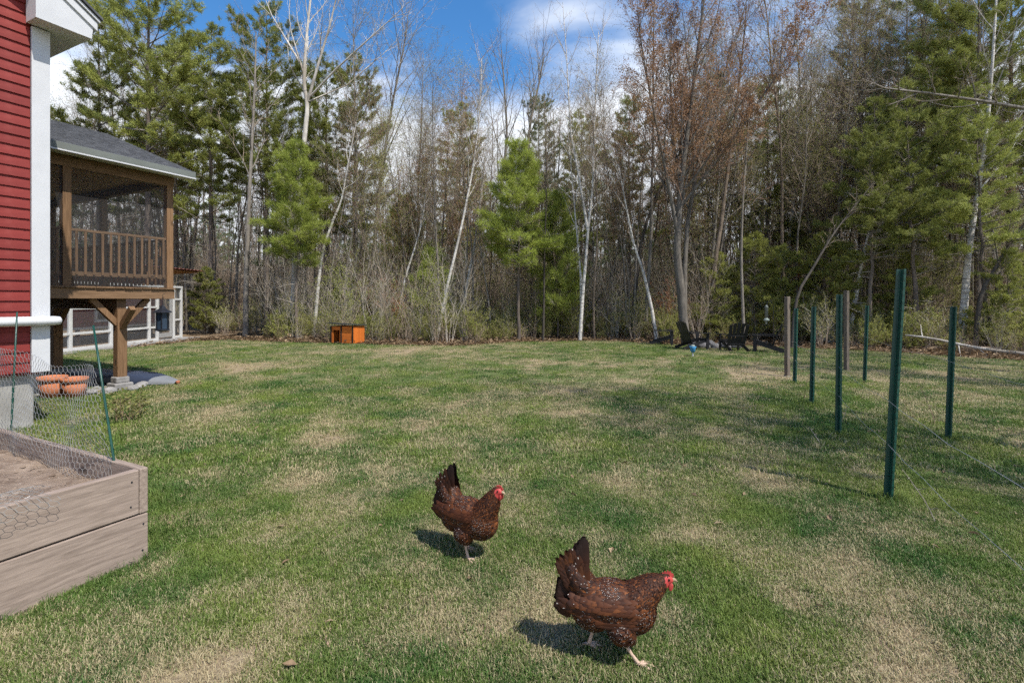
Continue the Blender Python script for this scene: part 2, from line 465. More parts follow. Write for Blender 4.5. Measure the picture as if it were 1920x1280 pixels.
# ------------------------------------------------------------------ scattering of uncountable stuff
def make_scatter_group(name, protos):
    ng = bpy.data.node_groups.new(name, 'GeometryNodeTree')
    ng.interface.new_socket('Geometry', in_out='INPUT', socket_type='NodeSocketGeometry')
    ng.interface.new_socket('Geometry', in_out='OUTPUT', socket_type='NodeSocketGeometry')
    N = ng.nodes; L = ng.links
    gi = N.new('NodeGroupInput'); go = N.new('NodeGroupOutput')
    iop = N.new('GeometryNodeInstanceOnPoints')
    L.new(gi.outputs[0], iop.inputs['Points'])
    join = N.new('GeometryNodeJoinGeometry')
    for p in reversed(protos):
        oi = N.new('GeometryNodeObjectInfo'); oi.inputs['Object'].default_value = p
        oi.inputs['As Instance'].default_value = True
        L.new(oi.outputs['Geometry'], join.inputs[0])
    L.new(join.outputs[0], iop.inputs['Instance'])
    iop.inputs['Pick Instance'].default_value = True
    def attr(nm, typ):
        a = N.new('GeometryNodeInputNamedAttribute'); a.data_type = typ; a.inputs['Name'].default_value = nm
        return a.outputs['Attribute']
    L.new(attr('idx', 'INT'), iop.inputs['Instance Index'])
    L.new(attr('rot', 'FLOAT_VECTOR'), iop.inputs['Rotation'])
    L.new(attr('scl', 'FLOAT_VECTOR'), iop.inputs['Scale'])
    L.new(iop.outputs[0], go.inputs[0])
    return ng
def scatter(name, pts, rot, scl, idx, protos, label, cat, dry=None):
    me = bpy.data.meshes.new(name)
    n = len(pts)
    me.vertices.add(n)
    me.vertices.foreach_set('co', np.asarray(pts, np.float32).ravel())
    a = me.attributes.new('rot', 'FLOAT_VECTOR', 'POINT'); a.data.foreach_set('vector', np.asarray(rot, np.float32).ravel())
    a = me.attributes.new('scl', 'FLOAT_VECTOR', 'POINT'); a.data.foreach_set('vector', np.asarray(scl, np.float32).ravel())
    a = me.attributes.new('idx', 'INT', 'POINT'); a.data.foreach_set('value', np.asarray(idx, np.int32))
    if dry is not None:
        a = me.attributes.new('dry', 'FLOAT', 'POINT'); a.data.foreach_set('value', np.asarray(dry, np.float32))
    me.update()
    o = bpy.data.objects.new(name, me); COL.objects.link(o)
    m = o.modifiers.new('scatter', 'NODES'); m.node_group = make_scatter_group(name, protos)
    tag(o, label, cat, kind='stuff')
    return o
def loose(name, mesh):
    return bpy.data.objects.new(name, mesh)      # source shape for scattering, not placed itself

# ------------------------------------------------------------------ ground and lawn
def und(x, y):
    return 0.02 * math.sin(x * 0.5 + 1.0) * math.sin(y * 0.4) + 0.012 * math.sin(x * 1.3 + y * 0.9)
b = MB()
xs = [-700, -300, -120, -70] + list(np.linspace(-45, 45, 61)) + [70, 120, 300, 700]
ys = [-400, -120, -40] + list(np.linspace(-15, 60, 61)) + [80, 120, 300, 900]
for y in ys:
    for x in xs:
        far = max(0.0, y - 19) if y < 61 else 41
        z = -0.045 + (0.06 * noise.noise(Vector((x * 0.4, y * 0.4, 3))) if y > 17 else 0) + 0.012 * far
        b.v.append((x, y, z))
nx = len(xs)
for j in range(len(ys) - 1):
    for i in range(nx - 1):
        b.f.append((j*nx+i, j*nx+i+1, (j+1)*nx+i+1, (j+1)*nx+i)); b.m.append(0)
tag(b.build('ground', M['litter'], smooth=True), kind='structure')

LAWN_PX = [(100, 662), (240, 652), (300, 646), (365, 641), (440, 638), (540, 641), (640, 644), (760, 646), (880, 648), (960, 642),
           (1040, 640), (1130, 640), (1210, 642), (1290, 646), (1400, 648), (1520, 654), (1700, 662), (1920, 676)]
edge = [(-30.0, 14.5), (-15, 14.5)] + [(gp(u, v).x, gp(u, v).y) for u, v in LAWN_PX] + [(18.0, 11.0), (40, 9.0)]
ex = np.array([p[0] for p in edge]); ey = np.array([p[1] for p in edge])
def lawn_far(x):
    return float(np.interp(x, ex, ey))
BARE = [(1010, 1095, .16), (1240, 1015, .12), (1260, 1165, .10), (500, 1010, .13), (420, 1262, .16), (330, 1275, .12), (1165, 912, .20), (1700, 1195, .10), (1140, 1010, .12), (620, 830, .25), (880, 1010, .10),
        (1600, 1050, .14), (1030, 1210, .10), (740, 660, 1.3), (1430, 702, .7), (450, 690, .9), (1290, 1000, .14), (940, 1180, .12), (560, 905, .2), (1420, 900, .22), (780, 800, .25), (1050, 740, .5), (300, 1060, .12), (1480, 1130, .12)]
BARE_W = [(gp(u, v).x, gp(u, v).y, r) for u, v, r in BARE]
def dryness(x, y):
    """0 = lush, 1 = bare or straw: worn patches of the lawn, fixed to the ground"""
    n = .5 + .5 * noise.fractal(Vector((x * 1.7, y * 1.7, 5.5)), .7, 2.0, 5) * .9
    m = .5 + .5 * noise.noise(Vector((x * .22, y * .22, 2.5)))
    d = (n * .7 + m * .3 - .50) * 1.35 + .31
    for bx, by, r in BARE_W:
        q = ((x - bx) ** 2 + ((y - by) * .8) ** 2) / (r * r)
        if q < 6: d += .42 * math.exp(-q)
    return max(0., min(1., d))
b = MB(); lx = np.concatenate([np.linspace(-24, -9, 31)[:-1], np.linspace(-9, 9, 241), np.linspace(9, 22, 27)[1:]]); NY = 240
dry_v = []
for i, x in enumerate(lx):
    f = lawn_far(x) + 0.5 * noise.noise(Vector((x * 0.9, 0, 7))) + 0.25 * noise.noise(Vector((x * 3.1, 0, 2)))
    for j in range(NY):
        q = j / (NY - 1); y = (-12 + 13.5 * q / .1) if q < .1 else 1.5 + (f - 1.5) * ((q - .1) / .9) ** 1.5
        z = und(x, y) if j < NY - 1 else -0.07
        b.v.append((x, y, z)); dry_v.append(dryness(x, y) if abs(x) < 1.2 * abs(y) + 1 else .3)
for i in range(len(lx) - 1):
    for j in range(NY - 1):
        b.f.append((i*NY+j, (i+1)*NY+j, (i+1)*NY+j+1, i*NY+j+1)); b.m.append(0)
lawn = b.build('lawn', M['lawn'], smooth=True)
at_ = lawn.data.attributes.new('dry', 'FLOAT', 'POINT'); at_.data.foreach_set('value', dry_v)
tag(lawn, kind='structure')

# ---- things that keep grass off them
HOUSE_C = Vector((-5.72, 6.06, 0)); HROT = math.atan2(923, 460)
D1 = Vector((math.cos(HROT), math.sin(HROT), 0)); D2 = Vector((-D1.y, D1.x, 0))
PORCH_P = Vector((-6.6, 8.36, 0))
BED_E = gp(278, 1045)
def blocked(x, y):
    p = Vector((x, y, 0))
    q = p - BED_E; a, c = q.dot(D1), q.dot(D2)
    if a < 0.0 and c > 0.0 and c < 2.4 and a > -2.6: return True
    q = p - HOUSE_C; a, c = q.dot(D1), q.dot(D2)
    if a < -0.08 and c > 0.03: return True
    q = p - PORCH_P; a, c = q.dot(D1), q.dot(D2)
    if -1.9 < a < 0.55 and c > 0.12 + 0.2 * math.sin(a * 5): return True
    return False

rng = np.random.default_rng(7)
def grass_clump(n, rad, h0, h1, w, seed, lean=0.5):
    r = np.random.default_rng(seed); b = MB(); tone = []
    for i in range(n):
        a = r.uniform(0, 6.283); d = rad * math.sqrt(r.random()); x, y = d * math.cos(a), d * math.sin(a)
        h = r.uniform(h0, h1); la = r.uniform(0, 6.283); ln = r.uniform(0.1, lean) * h
        dx, dy = math.cos(la), math.sin(la); sx, sy = -dy * w / 2, dx * w / 2
        m = (x + dx * ln * 0.35, y + dy * ln * 0.35, h * 0.6); tip = (x + dx * ln * 1.2, y + dy * ln * 1.2, h)
        b.add([(x - sx, y - sy, -0.01), (x + sx, y + sy, -0.01), (m[0] + sx * .8, m[1] + sy * .8, m[2]),
               (m[0] - sx * .8, m[1] - sy * .8, m[2]), tip], [(0, 1, 2, 3), (3, 2, 4)])
        tone += [r.random()] * 5
    me = b.mesh('grass_tuft', M['grass'])
    at_ = me.attributes.new('tone', 'FLOAT', 'POINT'); at_.data.foreach_set('value', tone)
    return me
tufts = [loose('grass_tuft', grass_clump(46, 0.065, 0.008, 0.024, 0.0032, s, 1.0)) for s in (1, 2, 3)]
tufts += [loose('grass_tuft_wide', grass_clump(46, 0.12, 0.012, 0.030, 0.0055, s, 1.1)) for s in (4, 5)]
tufts += [loose('grass_tuft_tall', grass_clump(34, 0.07, 0.02, 0.075, 0.0035, s, 0.9)) for s in (6, 7)]
P, RO, SC, ID, DR = [], [], [], [], []
def put(x, y, s, i, zs=1.0):
    d = dryness(x, y)
    P.append((x, y, und(x, y) + 0.003)); RO.append((rng.normal(0, .1), rng.normal(0, .1), rng.uniform(0, 6.28)))
    SC.append((s, s, s * zs)); ID.append(i); DR.append(d + rng.normal(0, .15))
def lay(n, y0, y1, ids, s0, s1, cond=None):
    for _ in range(n):
        y = math.sqrt(rng.uniform(y0 * y0, y1 * y1)); x = rng.uniform(-1.12, 1.12) * y
        if y > lawn_far(x) - 0.1 or blocked(x, y): continue
        if cond is not None and not cond(x, y): continue
        d = dryness(x, y)
        if d > .55 and rng.random() < (d - .55) * 1.6: continue
        put(x, y, rng.uniform(s0, s1), int(rng.choice(ids)), rng.uniform(.75, 1.2) * (1.1 - .5 * d))
lay(21000, 1.6, 4.2, (0, 1, 2), 0.7, 1.2)
lay(21000, 4.0, 9.0, (0, 1, 2, 3, 4), 0.95, 1.35)
lay(20000, 8.5, 22.0, (3, 4), 1.0, 1.4)
lay(3800, 1.6, 12.0, (5, 6), 0.4, 0.85, lambda x, y: noise.noise(Vector((x * 1.2, y * 1.2, 11))) > 0.15 and dryness(x, y) < .35)
def ring(c, n, r, s0=0.6, s1=1.3):
    for _ in range(n):
        a = rng.uniform(0, 6.28); d = abs(rng.normal(0, r)); x, y = c[0] + d * math.cos(a), c[1] + d * math.sin(a)
        if not blocked(x, y): put(x, y, rng.uniform(s0, s1), int(rng.choice((5, 6)))); DR[-1] = .1
POSTS = [((1665, 945), (1690, 505)), ((1572, 815), (1574, 552)), ((1522, 758), (1526, 575)), ((1490, 722), (1493, 578)),
         ((1778, 823), (1788, 575)), ((1621, 717), (1626, 573))]
for (bu, bv), _ in POSTS: ring(gp(bu, bv), 26, 0.16)
for k in range(60): ring(BED_E - D1 * 1.9 * (k / 60) - D2 * 0.04, 1, 0.05, 0.4, 0.9)
for k in range(50): ring(BED_E + D2 * 2.2 * (k / 50) + D1 * 0.05, 2, 0.06, 0.5, 1.0)
ring(gp(270, 930), 60, 0.22); ring(gp(285, 1000), 30, 0.1)
scatter('grass', P, RO, SC, ID, tufts, 'short patchy green and straw lawn grass', 'grass', DR)

# dry leaves over the edge of the wood and a few on the lawn
def leaf_mesh(seed):
    r = np.random.default_rng(seed); b = MB()
    for i in range(7):
        x, y = r.uniform(-.25, .25, 2); a = r.uniform(0, 6.28); l = r.uniform(.035, .07); w = l * .45
        dx, dy = math.cos(a), math.sin(a); z0, z1, z2 = r.uniform(0.0, .03, 3)
        b.add([(x - dx*l, y - dy*l, z0), (x - dy*w, y + dx*w, z1 + .01), (x + dx*l, y + dy*l, z2), (x + dy*w, y - dx*w, z1 + .01), (x, y, .005)],
              [(0, 4, 1), (1, 4, 2), (2, 4, 3), (3, 4, 0)])
    return b.mesh('dry_leaf_spray', M['leaf_dry'])
leaves = [loose('dry_leaf_spray', leaf_mesh(s)) for s in (1, 2, 3)]
P, RO, SC, ID = [], [], [], []
for _ in range(7000):
    x = rng.uniform(-22, 24); y = lawn_far(x) + abs(rng.normal(0, 2.2)) - 0.1
    if x < -12.5 or (3.2 < x < 10 and y < 18 and rng.random() < .7): continue
    P.append((x, y, 0.0)); RO.append((rng.normal(0, .2), rng.normal(0, .2), rng.uniform(0, 6.28)))
    s = rng.uniform(.7, 1.5); SC.append((s, s, s)); ID.append(int(rng.integers(3)))
b = MB(); b.add([(-.03, 0, .004), (0, .014, .012), (.032, 0, .006), (0, -.014, .014), (0, 0, .004)], [(0, 4, 1), (1, 4, 2), (2, 4, 3), (3, 4, 0)])
leaves.append(loose('dry_leaf', b.mesh('dry_leaf', M['leaf_dry'])))
for _ in range(520):                                   # single leaves blown over the lawn
    y = math.sqrt(rng.uniform(2.6, 200)); x = rng.uniform(-1.1, 1.1) * y
    if blocked(x, y) or y > lawn_far(x): continue
    P.append((x, y, und(x, y) + .018)); RO.append((rng.normal(0, .3), rng.normal(0, .3), rng.uniform(0, 6.28))); s = rng.uniform(.5, 1.2); SC.append((s, s, s)); ID.append(3)
scatter('leaf_litter', P, RO, SC, ID, leaves, 'dry brown leaf litter along the edge of the wood', 'leaf litter')

# ------------------------------------------------------------------ house (local x along the red wall, y into the house)
house = tag(empty('house', HOUSE_C, HROT), 'red clapboard house with white corner board and concrete foundation', 'house')
b = MB(); b.box(-6.0, -0.03, 0.03, 6.0, 0.62, 8.0); b.build('wall', M['red'], house)
clap = MB()   # one board: bottom edge proud, slightly tapered
clap.add([(-6.0, -0.020, 0), (-0.166, -0.020, 0), (-0.166, -0.002, 0.125), (-6.0, -0.002, 0.125),
          (-6.0, 0.028, 0), (-0.166, 0.028, 0), (-0.166, 0.028, 0.125), (-6.0, 0.028, 0.125)],
         [(0,1,2,3), (4,7,6,5), (0,4,5,1), (1,5,6,2), (2,6,7,3), (3,7,4,0)])
clap_me = clap.mesh('clapboard', M['red'])
rr = random.Random(3)
for k in range(41):
    inst('clapboard', clap_me, house, (0, rr.uniform(-.0015, .0015), 0.655 + k * 0.122), (0, rr.uniform(-.0004, .0004), 0))
b = MB(); b.box(-0.16, 0.012, -0.042, -0.006, 0.646, 4.80); b.box(-0.022, 0.012, -0.004, 0.14, 0.646, 4.80)
b.build('corner_board', M['white'], house, bevel=0.003)
b = MB(); b.box(-6.0, -0.10, 0.075, 5.9, -0.2, 0.655); b.build('foundation', M['concrete'], house, bevel=0.01)
b = MB(); b.box(-0.2, -0.1, 0.07, 0.2, 0.615, 0.652); b.build('sill_plate', M['dark_inside'], house)
b = MB()
b.add([(-0.214, -0.30, 4.81), (0.325, -0.30, 4.81), (0.345, -0.30, 4.98), (-0.214, -0.30, 5.40),
       (-0.214, -0.044, 4.81), (0.325, -0.044, 4.81), (0.345, -0.044, 4.98), (-0.214, -0.044, 5.40)],
      [(0,1,2,3), (4,7,6,5), (0,4,5,1), (1,5,6,2), (2,6,7,3), (3,7,4,0)])
b.box(-0.10, 0.325, -0.043, 3.0, 4.812, 5.0)
b.build('eave_return', M['white'], house, bevel=0.003)
for k, (off, th, yy, mm) in enumerate([(0.0, 0.10, -0.322, 'white'), (0.102, 0.035, -0.345, 'white'), (0.139, 0.03, -0.37, 'shingle')]):
    b = MB(); ztip = 4.93 + off; x1 = 0.375 + 0.02 * k; x0 = -4.5; sl = 0.70
    z0 = ztip + (x1 - x0) * sl
    b.add([(x1, yy, ztip), (x0, yy, z0), (x0, yy, z0 + th), (x1, yy, ztip + th), (x1, 6, ztip), (x0, 6, z0), (x0, 6, z0 + th), (x1, 6, ztip + th)],
          [(0,1,2,3), (4,7,6,5), (0,4,5,1), (1,5,6,2), (2,6,7,3), (3,7,4,0)])
    b.build(['rake_board', 'rake_trim', 'roof'][k], M[mm], house)
b = MB(); pts = [(-3.2, -0.115, 1.265), (0.02, -0.115, 1.265), (0.075, -0.115, 1.264), (0.09, -0.115, 1.264)]
b.tube(pts, [0.056, 0.056, 0.05, 0.03], 18, cap=True)
for x in (-0.055, -0.9, -2.0): b.box(x - .02, x + .02, -0.115, -0.02, 1.255, 1.275)
b.tube([(-0.165, -0.115, 1.265), (-0.06, -0.115, 1.265)], [0.0585, 0.0585], 18)
tag(b.build('pipe', M['pvc'], house, smooth=True), 'thick white horizontal plastic pipe')

# ------------------------------------------------------------------ screened porch on posts
porch = tag(empty('screened_porch', PORCH_P, HROT), 'raised wooden screened porch with dark shingle roof behind red house', 'porch')
def pbox(name, x0, x1, y0, y1, z0, z1, m, parent=porch, bevel=0.004):
    b = MB(); b.box(x0, x1, y0, y1, z0, z1); return b.build(name, M[m], parent, bevel=bevel)
XL, XR, YB = -1.63, 0.80, 4.6
pbox('rim_board', XL, XR, -0.04, 0.0, 1.545, 1.715, 'porch_wood_x')
pbox('rim_board', XR - 0.04, XR - .002, 0.002, YB, 1.545, 1.713, 'porch_wood_y')
for k in range(18):                                                            # floor boards
    x0 = XL + k * (XR - XL) / 18
    pbox('floor_board', x0 + .003, x0 + (XR - XL) / 18 - .003, -0.075 + .004 * (k % 3), YB, 1.718, 1.745, 'porch_wood_y', bevel=0)
for k in range(7):
    x0 = XL + .1 + k * .37
    pbox('joist', x0, x0 + .04, 0.004, YB, 1.55, 1.714, 'porch_wood_y', bevel=0)
pbox('beam', -0.07, 0.07, 0.06, YB - .1, 1.37, 1.546, 'porch_wood_y')
for y in (0.1, 2.35, 4.3):
    pbox('deck_post', -0.072, 0.072, y - .072, y + .072, 0.22, 1.368, 'porch_wood_z')
    for s in (-1, 1):
        b = MB(); b.beam((0, y + s * .05, 1.06), (0, y + s * .38, 1.39), .085, .085); b.build('knee_brace', M['porch_wood_z'], porch)
for s in (-1, 1):
    b = MB(); b.beam((s * .05, 0.1, 1.12), (s * .42, 0.1, 1.548), .085, .085); b.build('knee_brace', M['porch_wood_z'], porch)
for x in (-0.768, 0.735):
    pbox('porch_post', x - .055, x + .055, -0.02, 0.09, 1.746, 3.60, 'porch_wood_z')
for x, y in ((0.735, 2.3), (0.735, 4.5), (-0.75, 4.5), (-1.57, 0.05)):
    pbox('porch_post', x - .05, x + .05, y - .05, y + .05, 1.746, 3.60, 'porch_wood_z')
pbox('header', XL, XR, -0.022, 0.10, 3.60, 3.80, 'porch_wood_x')
pbox('header', XR - .12, XR - .003, 0.102, YB, 3.602, 3.798, 'porch_wood_y')
pbox('header', XL, XR, YB - .1, YB - .003, 3.603, 3.797, 'porch_wood_x')
for k in range(24):
    y0 = 0.11 + k * (YB - .25) / 24
    pbox('ceiling_board', XL, XR - .125, y0, y0 + (YB - .25) / 24 - .004, 3.735, 3.755, 'ceil_wood', bevel=0)
for xa, xb in ((XL, -0.826), (-0.710, 0.678)):
    pbox('top_rail', xa, xb, 0.0, 0.075, 2.612, 2.652, 'porch_wood_x')
    pbox('bottom_rail', xa, xb, 0.012, 0.062, 1.905, 1.975, 'porch_wood_x')
    n = 12 if xb > 0 else 6
    for k in range(n):
        x = xa + (k + .6) * (xb - xa) / n
        pbox('baluster', x - .017, x + .017, -0.001, 0.038 - .027, 1.93, 2.61, 'porch_wood_z', bevel=0)
for y in (0.15, 2.3):
    pbox('top_rail', XR - .1, XR - .04, y + .05, y + 2.05, 2.612, 2.65, 'porch_wood_y')
    for k in range(14):
        yy = y + .12 + k * .14
        pbox('baluster', XR - .085, XR - .05, yy, yy + .035, 1.80, 2.61, 'porch_wood_z', bevel=0)
def quad(name, pts, m, parent):
    b = MB(); b.add(pts, [(0, 1, 2, 3)]); return b.build(name, M[m], parent)
quad('insect_screen', [(XL, -.006, 1.75), (-.82, -.006, 1.75), (-.82, -.006, 3.60), (XL, -.006, 3.60)], 'screen', porch)
quad('insect_screen', [(-.712, -.006, 1.75), (.68, -.006, 1.75), (.68, -.006, 3.60), (-.712, -.006, 3.60)], 'screen', porch)
quad('insect_screen', [(.735, .12, 1.75), (.735, 2.25, 1.75), (.735, 2.25, 3.60), (.735, .12, 3.60)], 'screen', porch)
quad('insect_screen', [(.735, 2.35, 1.75), (.735, 4.45, 1.75), (.735, 4.45, 3.60), (.735, 2.35, 3.60)], 'screen', porch)
quad('insect_screen', [(-.7, 4.5, 1.75), (.69, 4.5, 1.75), (.69, 4.5, 3.60), (-.7, 4.5, 3.60)], 'screen', porch)
# roof: front slope up to a ridge, right rake
RY, RZ0, SL = 2.78, 3.885, 0.385
def rz(y): return RZ0 + (y + 0.30) * SL
b = MB()
b.add([(XL, -.30, RZ0 - .02), (0.99, -.30, RZ0 - .02), (0.99, RY, rz(RY) - .02), (XL, RY, rz(RY) - .02),
       (XL, 2*RY + .3, RZ0 - .02), (0.99, 2*RY + .3, RZ0 - .02), (XL, -.30, RZ0 - .05), (0.99, -.30, RZ0 - .05), (0.99, RY, rz(RY) - .05), (XL, RY, rz(RY) - .05),
       (XL, 2*RY + .3, RZ0 - .05), (0.99, 2*RY + .3, RZ0 - .05)],
      [(0,1,2,3), (3,2,5,4), (6,9,8,7), (9,10,11,8), (1,7,8,2), (2,8,11,5), (0,6,7,1)])
roof = b.build('roof_deck', M['plywood'], porch)
for k in range(22):
    y0 = -.325 + k * (RY + .325) / 22; y1 = y0 + (RY + .325) / 22 + .012
    b = MB(); z0, z1 = rz(y0), rz(y1); th = .014
    b.add([(XL, y0, z0 + .002), (1.01, y0, z0 + .002), (1.01, y1, z1 - .006), (XL, y1, z1 - .006), (XL, y0, z0 + th), (1.01, y0, z0 + th), (1.01, y1, z1), (XL, y1, z1)],
          [(0,3,2,1), (4,5,6,7), (0,1,5,4), (1,2,6,5), (2,3,7,6), (3,0,4,7)])
    b.build('shingle_course', M['shingle'], porch)
pbox('gutter', XL, 0.992, -.36, -.302, 3.775, 3.875, 'gutter')
pbox('drip_edge', XL, 0.996, -.365, -.20, 3.748, 3.772, 'white', bevel=0.002)
pbox('soffit', XL, .96, -.298, -.024, 3.778, 3.80, 'white', bevel=0)
b = MB(); b.add([(.955, -.30, RZ0 - .12), (.955, RY, rz(RY) - .14), (.985, RY, rz(RY) - .14), (.985, -.30, RZ0 - .12),
                 (.955, -.30, RZ0 - .052), (.955, RY, rz(RY) - .052), (.985, RY, rz(RY) - .052), (.985, -.30, RZ0 - .052)],
                [(0,1,2,3), (4,7,6,5), (0,4,5,1), (1,5,6,2), (2,6,7,3), (3,7,4,0)])
b.build('rake_board', M['gutter'], porch)
b = MB(); b.add([(.76, .1, 3.80), (.76, 2 * RY - .1, 3.80), (.76, RY, rz(RY) - .1)], [(0, 1, 2)]); b.build('gable_panel', M['ceil_wood'], porch)
b = MB(); b.box(-.14, .14, -.04, .24, -.1, .12); b.box(-.1, .1, 0, .2, .12, .222); b.build('concrete_pier', M['rock'], porch, bevel=.02)
for y in (2.35, 4.3):
    b = MB(); b.box(-.13, .13, y - .13, y + .13, -.1, .222); b.build('concrete_pier', M['rock'], porch, bevel=.02)

# ------------------------------------------------------------------ chicken run and red coop behind the porch
RUNROT = math.atan2(-1, 0.0625)
run = tag(empty('chicken_run', (-13.7, 20.4, 0), RUNROT), 'white framed wire mesh chicken run beneath and beyond the porch', 'chicken run')
def rb(name, x0, x1, z0, z1, y0=-.045, y1=.045, m='white_frame'):
    b = MB(); b.box(x0, x1, y0, y1, z0, z1); return b.build(name, M[m], run, bevel=.004)
rx = [20.4 - y for y in (20.36, 19.87, 18.86, 18.4, 16.5, 14.86, 13.2)]
for x in (rx[0], rx[2], rx[3], rx[4], rx[5], rx[6]): rb('run_post', x - .045, x + .045, -.05, 2.04)
rb('run_post', rx[1] - .04, rx[1] + .04, .0, 2.0)
rb('top_rail', -.01, rx[6], 2.045, 2.12, -.05, .05)
for a, c in ((2, 3), (3, 4), (4, 5), (5, 6)):
    for z, h in ((.0, .09), (.48, .07), (1.25, .06)):
        rb('rail', rx[a] + .048, rx[c] - .048, z, z + h, -.035, .035)
rb('rail', rx[0] + .048, rx[1] - .043, .02, .10, -.035, .035); rb('rail', rx[0] + .048, rx[1] - .043, .72, .79, -.035, .035); rb('rail', rx[0] + .048, rx[1] - .043, 1.55, 1.62, -.035, .035)
d0, d1 = rx[1] + .06, rx[2] - .06
door = rb('door', d0, d0 + .1, .1, 1.98, -.06, -.01)
for args in ((d1 - .1, d1, .1, 1.98), (d0 + .1, d1 - .1, .1, .26), (d0 + .1, d1 - .1, 1.04, 1.14), (d0 + .1, d1 - .1, 1.88, 1.98)):
    b = MB(); b.box(args[0], args[1], -.058, -.012, args[2], args[3]); b.build('door_rail', M['white_frame'], door)
for z in (.75, 1.55):
    b = MB(); b.box(d0 - .05, d0 + .03, -.068, -.061, z, z + .05); b.build('hinge', M['feeder_dark'], door)
for a in range(6):
    quad('mesh_panel', [(rx[a], 0, .02), (rx[a + 1], 0, .02), (rx[a + 1], 0, 2.05), (rx[a], 0, 2.05)], 'mesh', run)
b = MB(); b.box(-.3, 7.4, -.35, .6, -.05, .012); b.build('gravel_strip', M['rock'], run)

coop = tag(empty('chicken_coop', (-15.3, 18.8, 0)), 'dark red chicken coop with white window and rusty metal roof', 'coop')
b = MB(); b.box(-2.2, 0, -3.6, 2.8, .5, 2.55); b.build('wall', M['darkred'], coop)
for y in (-3.5, -1.4, .7, 2.7):
    b = MB(); b.box(-.1, -.005, y - .05, y + .05, -.1, .5); b.build('leg', M['bed_wood'], coop)
b = MB(); b.box(.004, .05, -3.6, 2.8, .5, .58); b.build('base_trim', M['white_frame'], coop)
w = MB(); w.box(.002, .03, -.72, -.12, .82, 1.42); win = w.build('window', M['dark_inside'], coop)
for y0, y1, z0, z1 in ((-.80, -.70, .74, 1.5), (-.14, -.04, .74, 1.5), (-.70, -.14, .74, .84), (-.70, -.14, 1.40, 1.5), (-.70, -.14, 1.09, 1.14)):
    b = MB(); b.box(.012, .06, y0, y1, z0, z1); b.build('frame', M['white_frame'], win)
b = MB(); n = 60
for k in range(n + 1):
    y = -3.9 + k * 7.1 / n; z = .02 * (1 if k % 2 else -1)
    b.v += [(-2.5, y, 2.62 + z), (1.55, y, 2.86 + z)]
for k in range(n):
    b.f.append((2*k, 2*k+1, 2*k+3, 2*k+2)); b.m.append(0)
rf = b.build('roof', M['rust_roof'], coop)
sm = rf.modifiers.new('thickness', 'SOLIDIFY'); sm.thickness = .006
b = MB(); b.box(-2.45, 1.45, -3.8, 3.1, -.012, .012); bo = b.build('roof_sheathing', M['plywood'], coop)
bo.location = (0, 0, 2.70); bo.rotation_euler = (0, -math.atan2(.24, 4.05), 0)

# ------------------------------------------------------------------ raised bed
bed = tag(empty('raised_garden_bed', BED_E, HROT), 'weathered grey plank raised garden bed filled with dry soil', 'raised bed')
BL, BW, TK = 2.5, 2.3, 0.045
def plank(x0, x1, y0, y1, z0, z1, m, rot=0):
    b = MB(); b.box(x0, x1, y0, y1, z0, z1); o = b.build('plank', M[m], bed, bevel=.006)
    o.rotation_euler = (0, 0, rot); return o
plank(-BL, -TK - .002, 0, TK, .275, .53, 'bed_wood'); plank(-BL, .0, 0, TK, -.03, .266, 'bed_wood')
plank(-TK, 0, 0, BW, .272, .532, 'bed_wood_y'); plank(-TK, 0, TK + .002, BW, -.03, .266, 'bed_wood_y')
plank(-BL, -TK - .003, BW - TK, BW - .003, .273, .53, 'bed_wood'); plank(-BL, -TK - .003, BW - TK, BW - .003, -.03, .266, 'bed_wood')
b = MB(); N_ = 60
for i in range(N_ + 1):
    for j in range(N_ + 1):
        x = -BL + (BL - TK) * i / N_; y = TK + (BW - 2 * TK) * j / N_
        z = .40 + .035 * noise.noise(Vector((x * 3, y * 3, 1))) + .02 * noise.noise(Vector((x * 12, y * 12, 4))) + .012 * noise.noise(Vector((x * 30, y * 30, 4)))
        b.v.append((x, y, z))
for i in range(N_):
    for j in range(N_):
        b.f.append((i*(N_+1)+j, (i+1)*(N_+1)+j, (i+1)*(N_+1)+j+1, i*(N_+1)+j+1)); b.m.append(0)
b.build('soil', M['soil'], bed, smooth=True)
b = MB(); r2 = random.Random(5)
for k in range(420):
    x = r2.uniform(-BL + .1, -.1); y = r2.uniform(.1, BW - .1); s = r2.uniform(.006, .022)
    z = .402 + .035 * noise.noise(Vector((x * 3, y * 3, 1))) + .02 * noise.noise(Vector((x * 12, y * 12, 4)))
    vs = [(x + s * r2.uniform(.6, 1.2) * a, y + s * r2.uniform(.6, 1.2) * c, z + s * r2.uniform(.4, .9) * d) for a, c, d in ((1,0,0), (0,1,0), (-1,0,0), (0,-1,0), (0,0,1))]
    b.add(vs, [(0,1,4), (1,2,4), (2,3,4), (3,0,4)])
tag(b.build('soil_clods', M['soil'], bed), kind='stuff')

sc_ = MB(); sc_.lathe([(0, .004), (.004, .003), (.0055, 0)], 8); sc_me = sc_.mesh('screw', M['feeder_dark'])
for x, z in ((-.03, .06), (-.026, .21), (-.09, .33), (-.085, .47), (-1.2, .33), (-1.21, .47)):
    inst('screw', sc_me, bed, (x, -.001, z), (R(90), 0, 0))
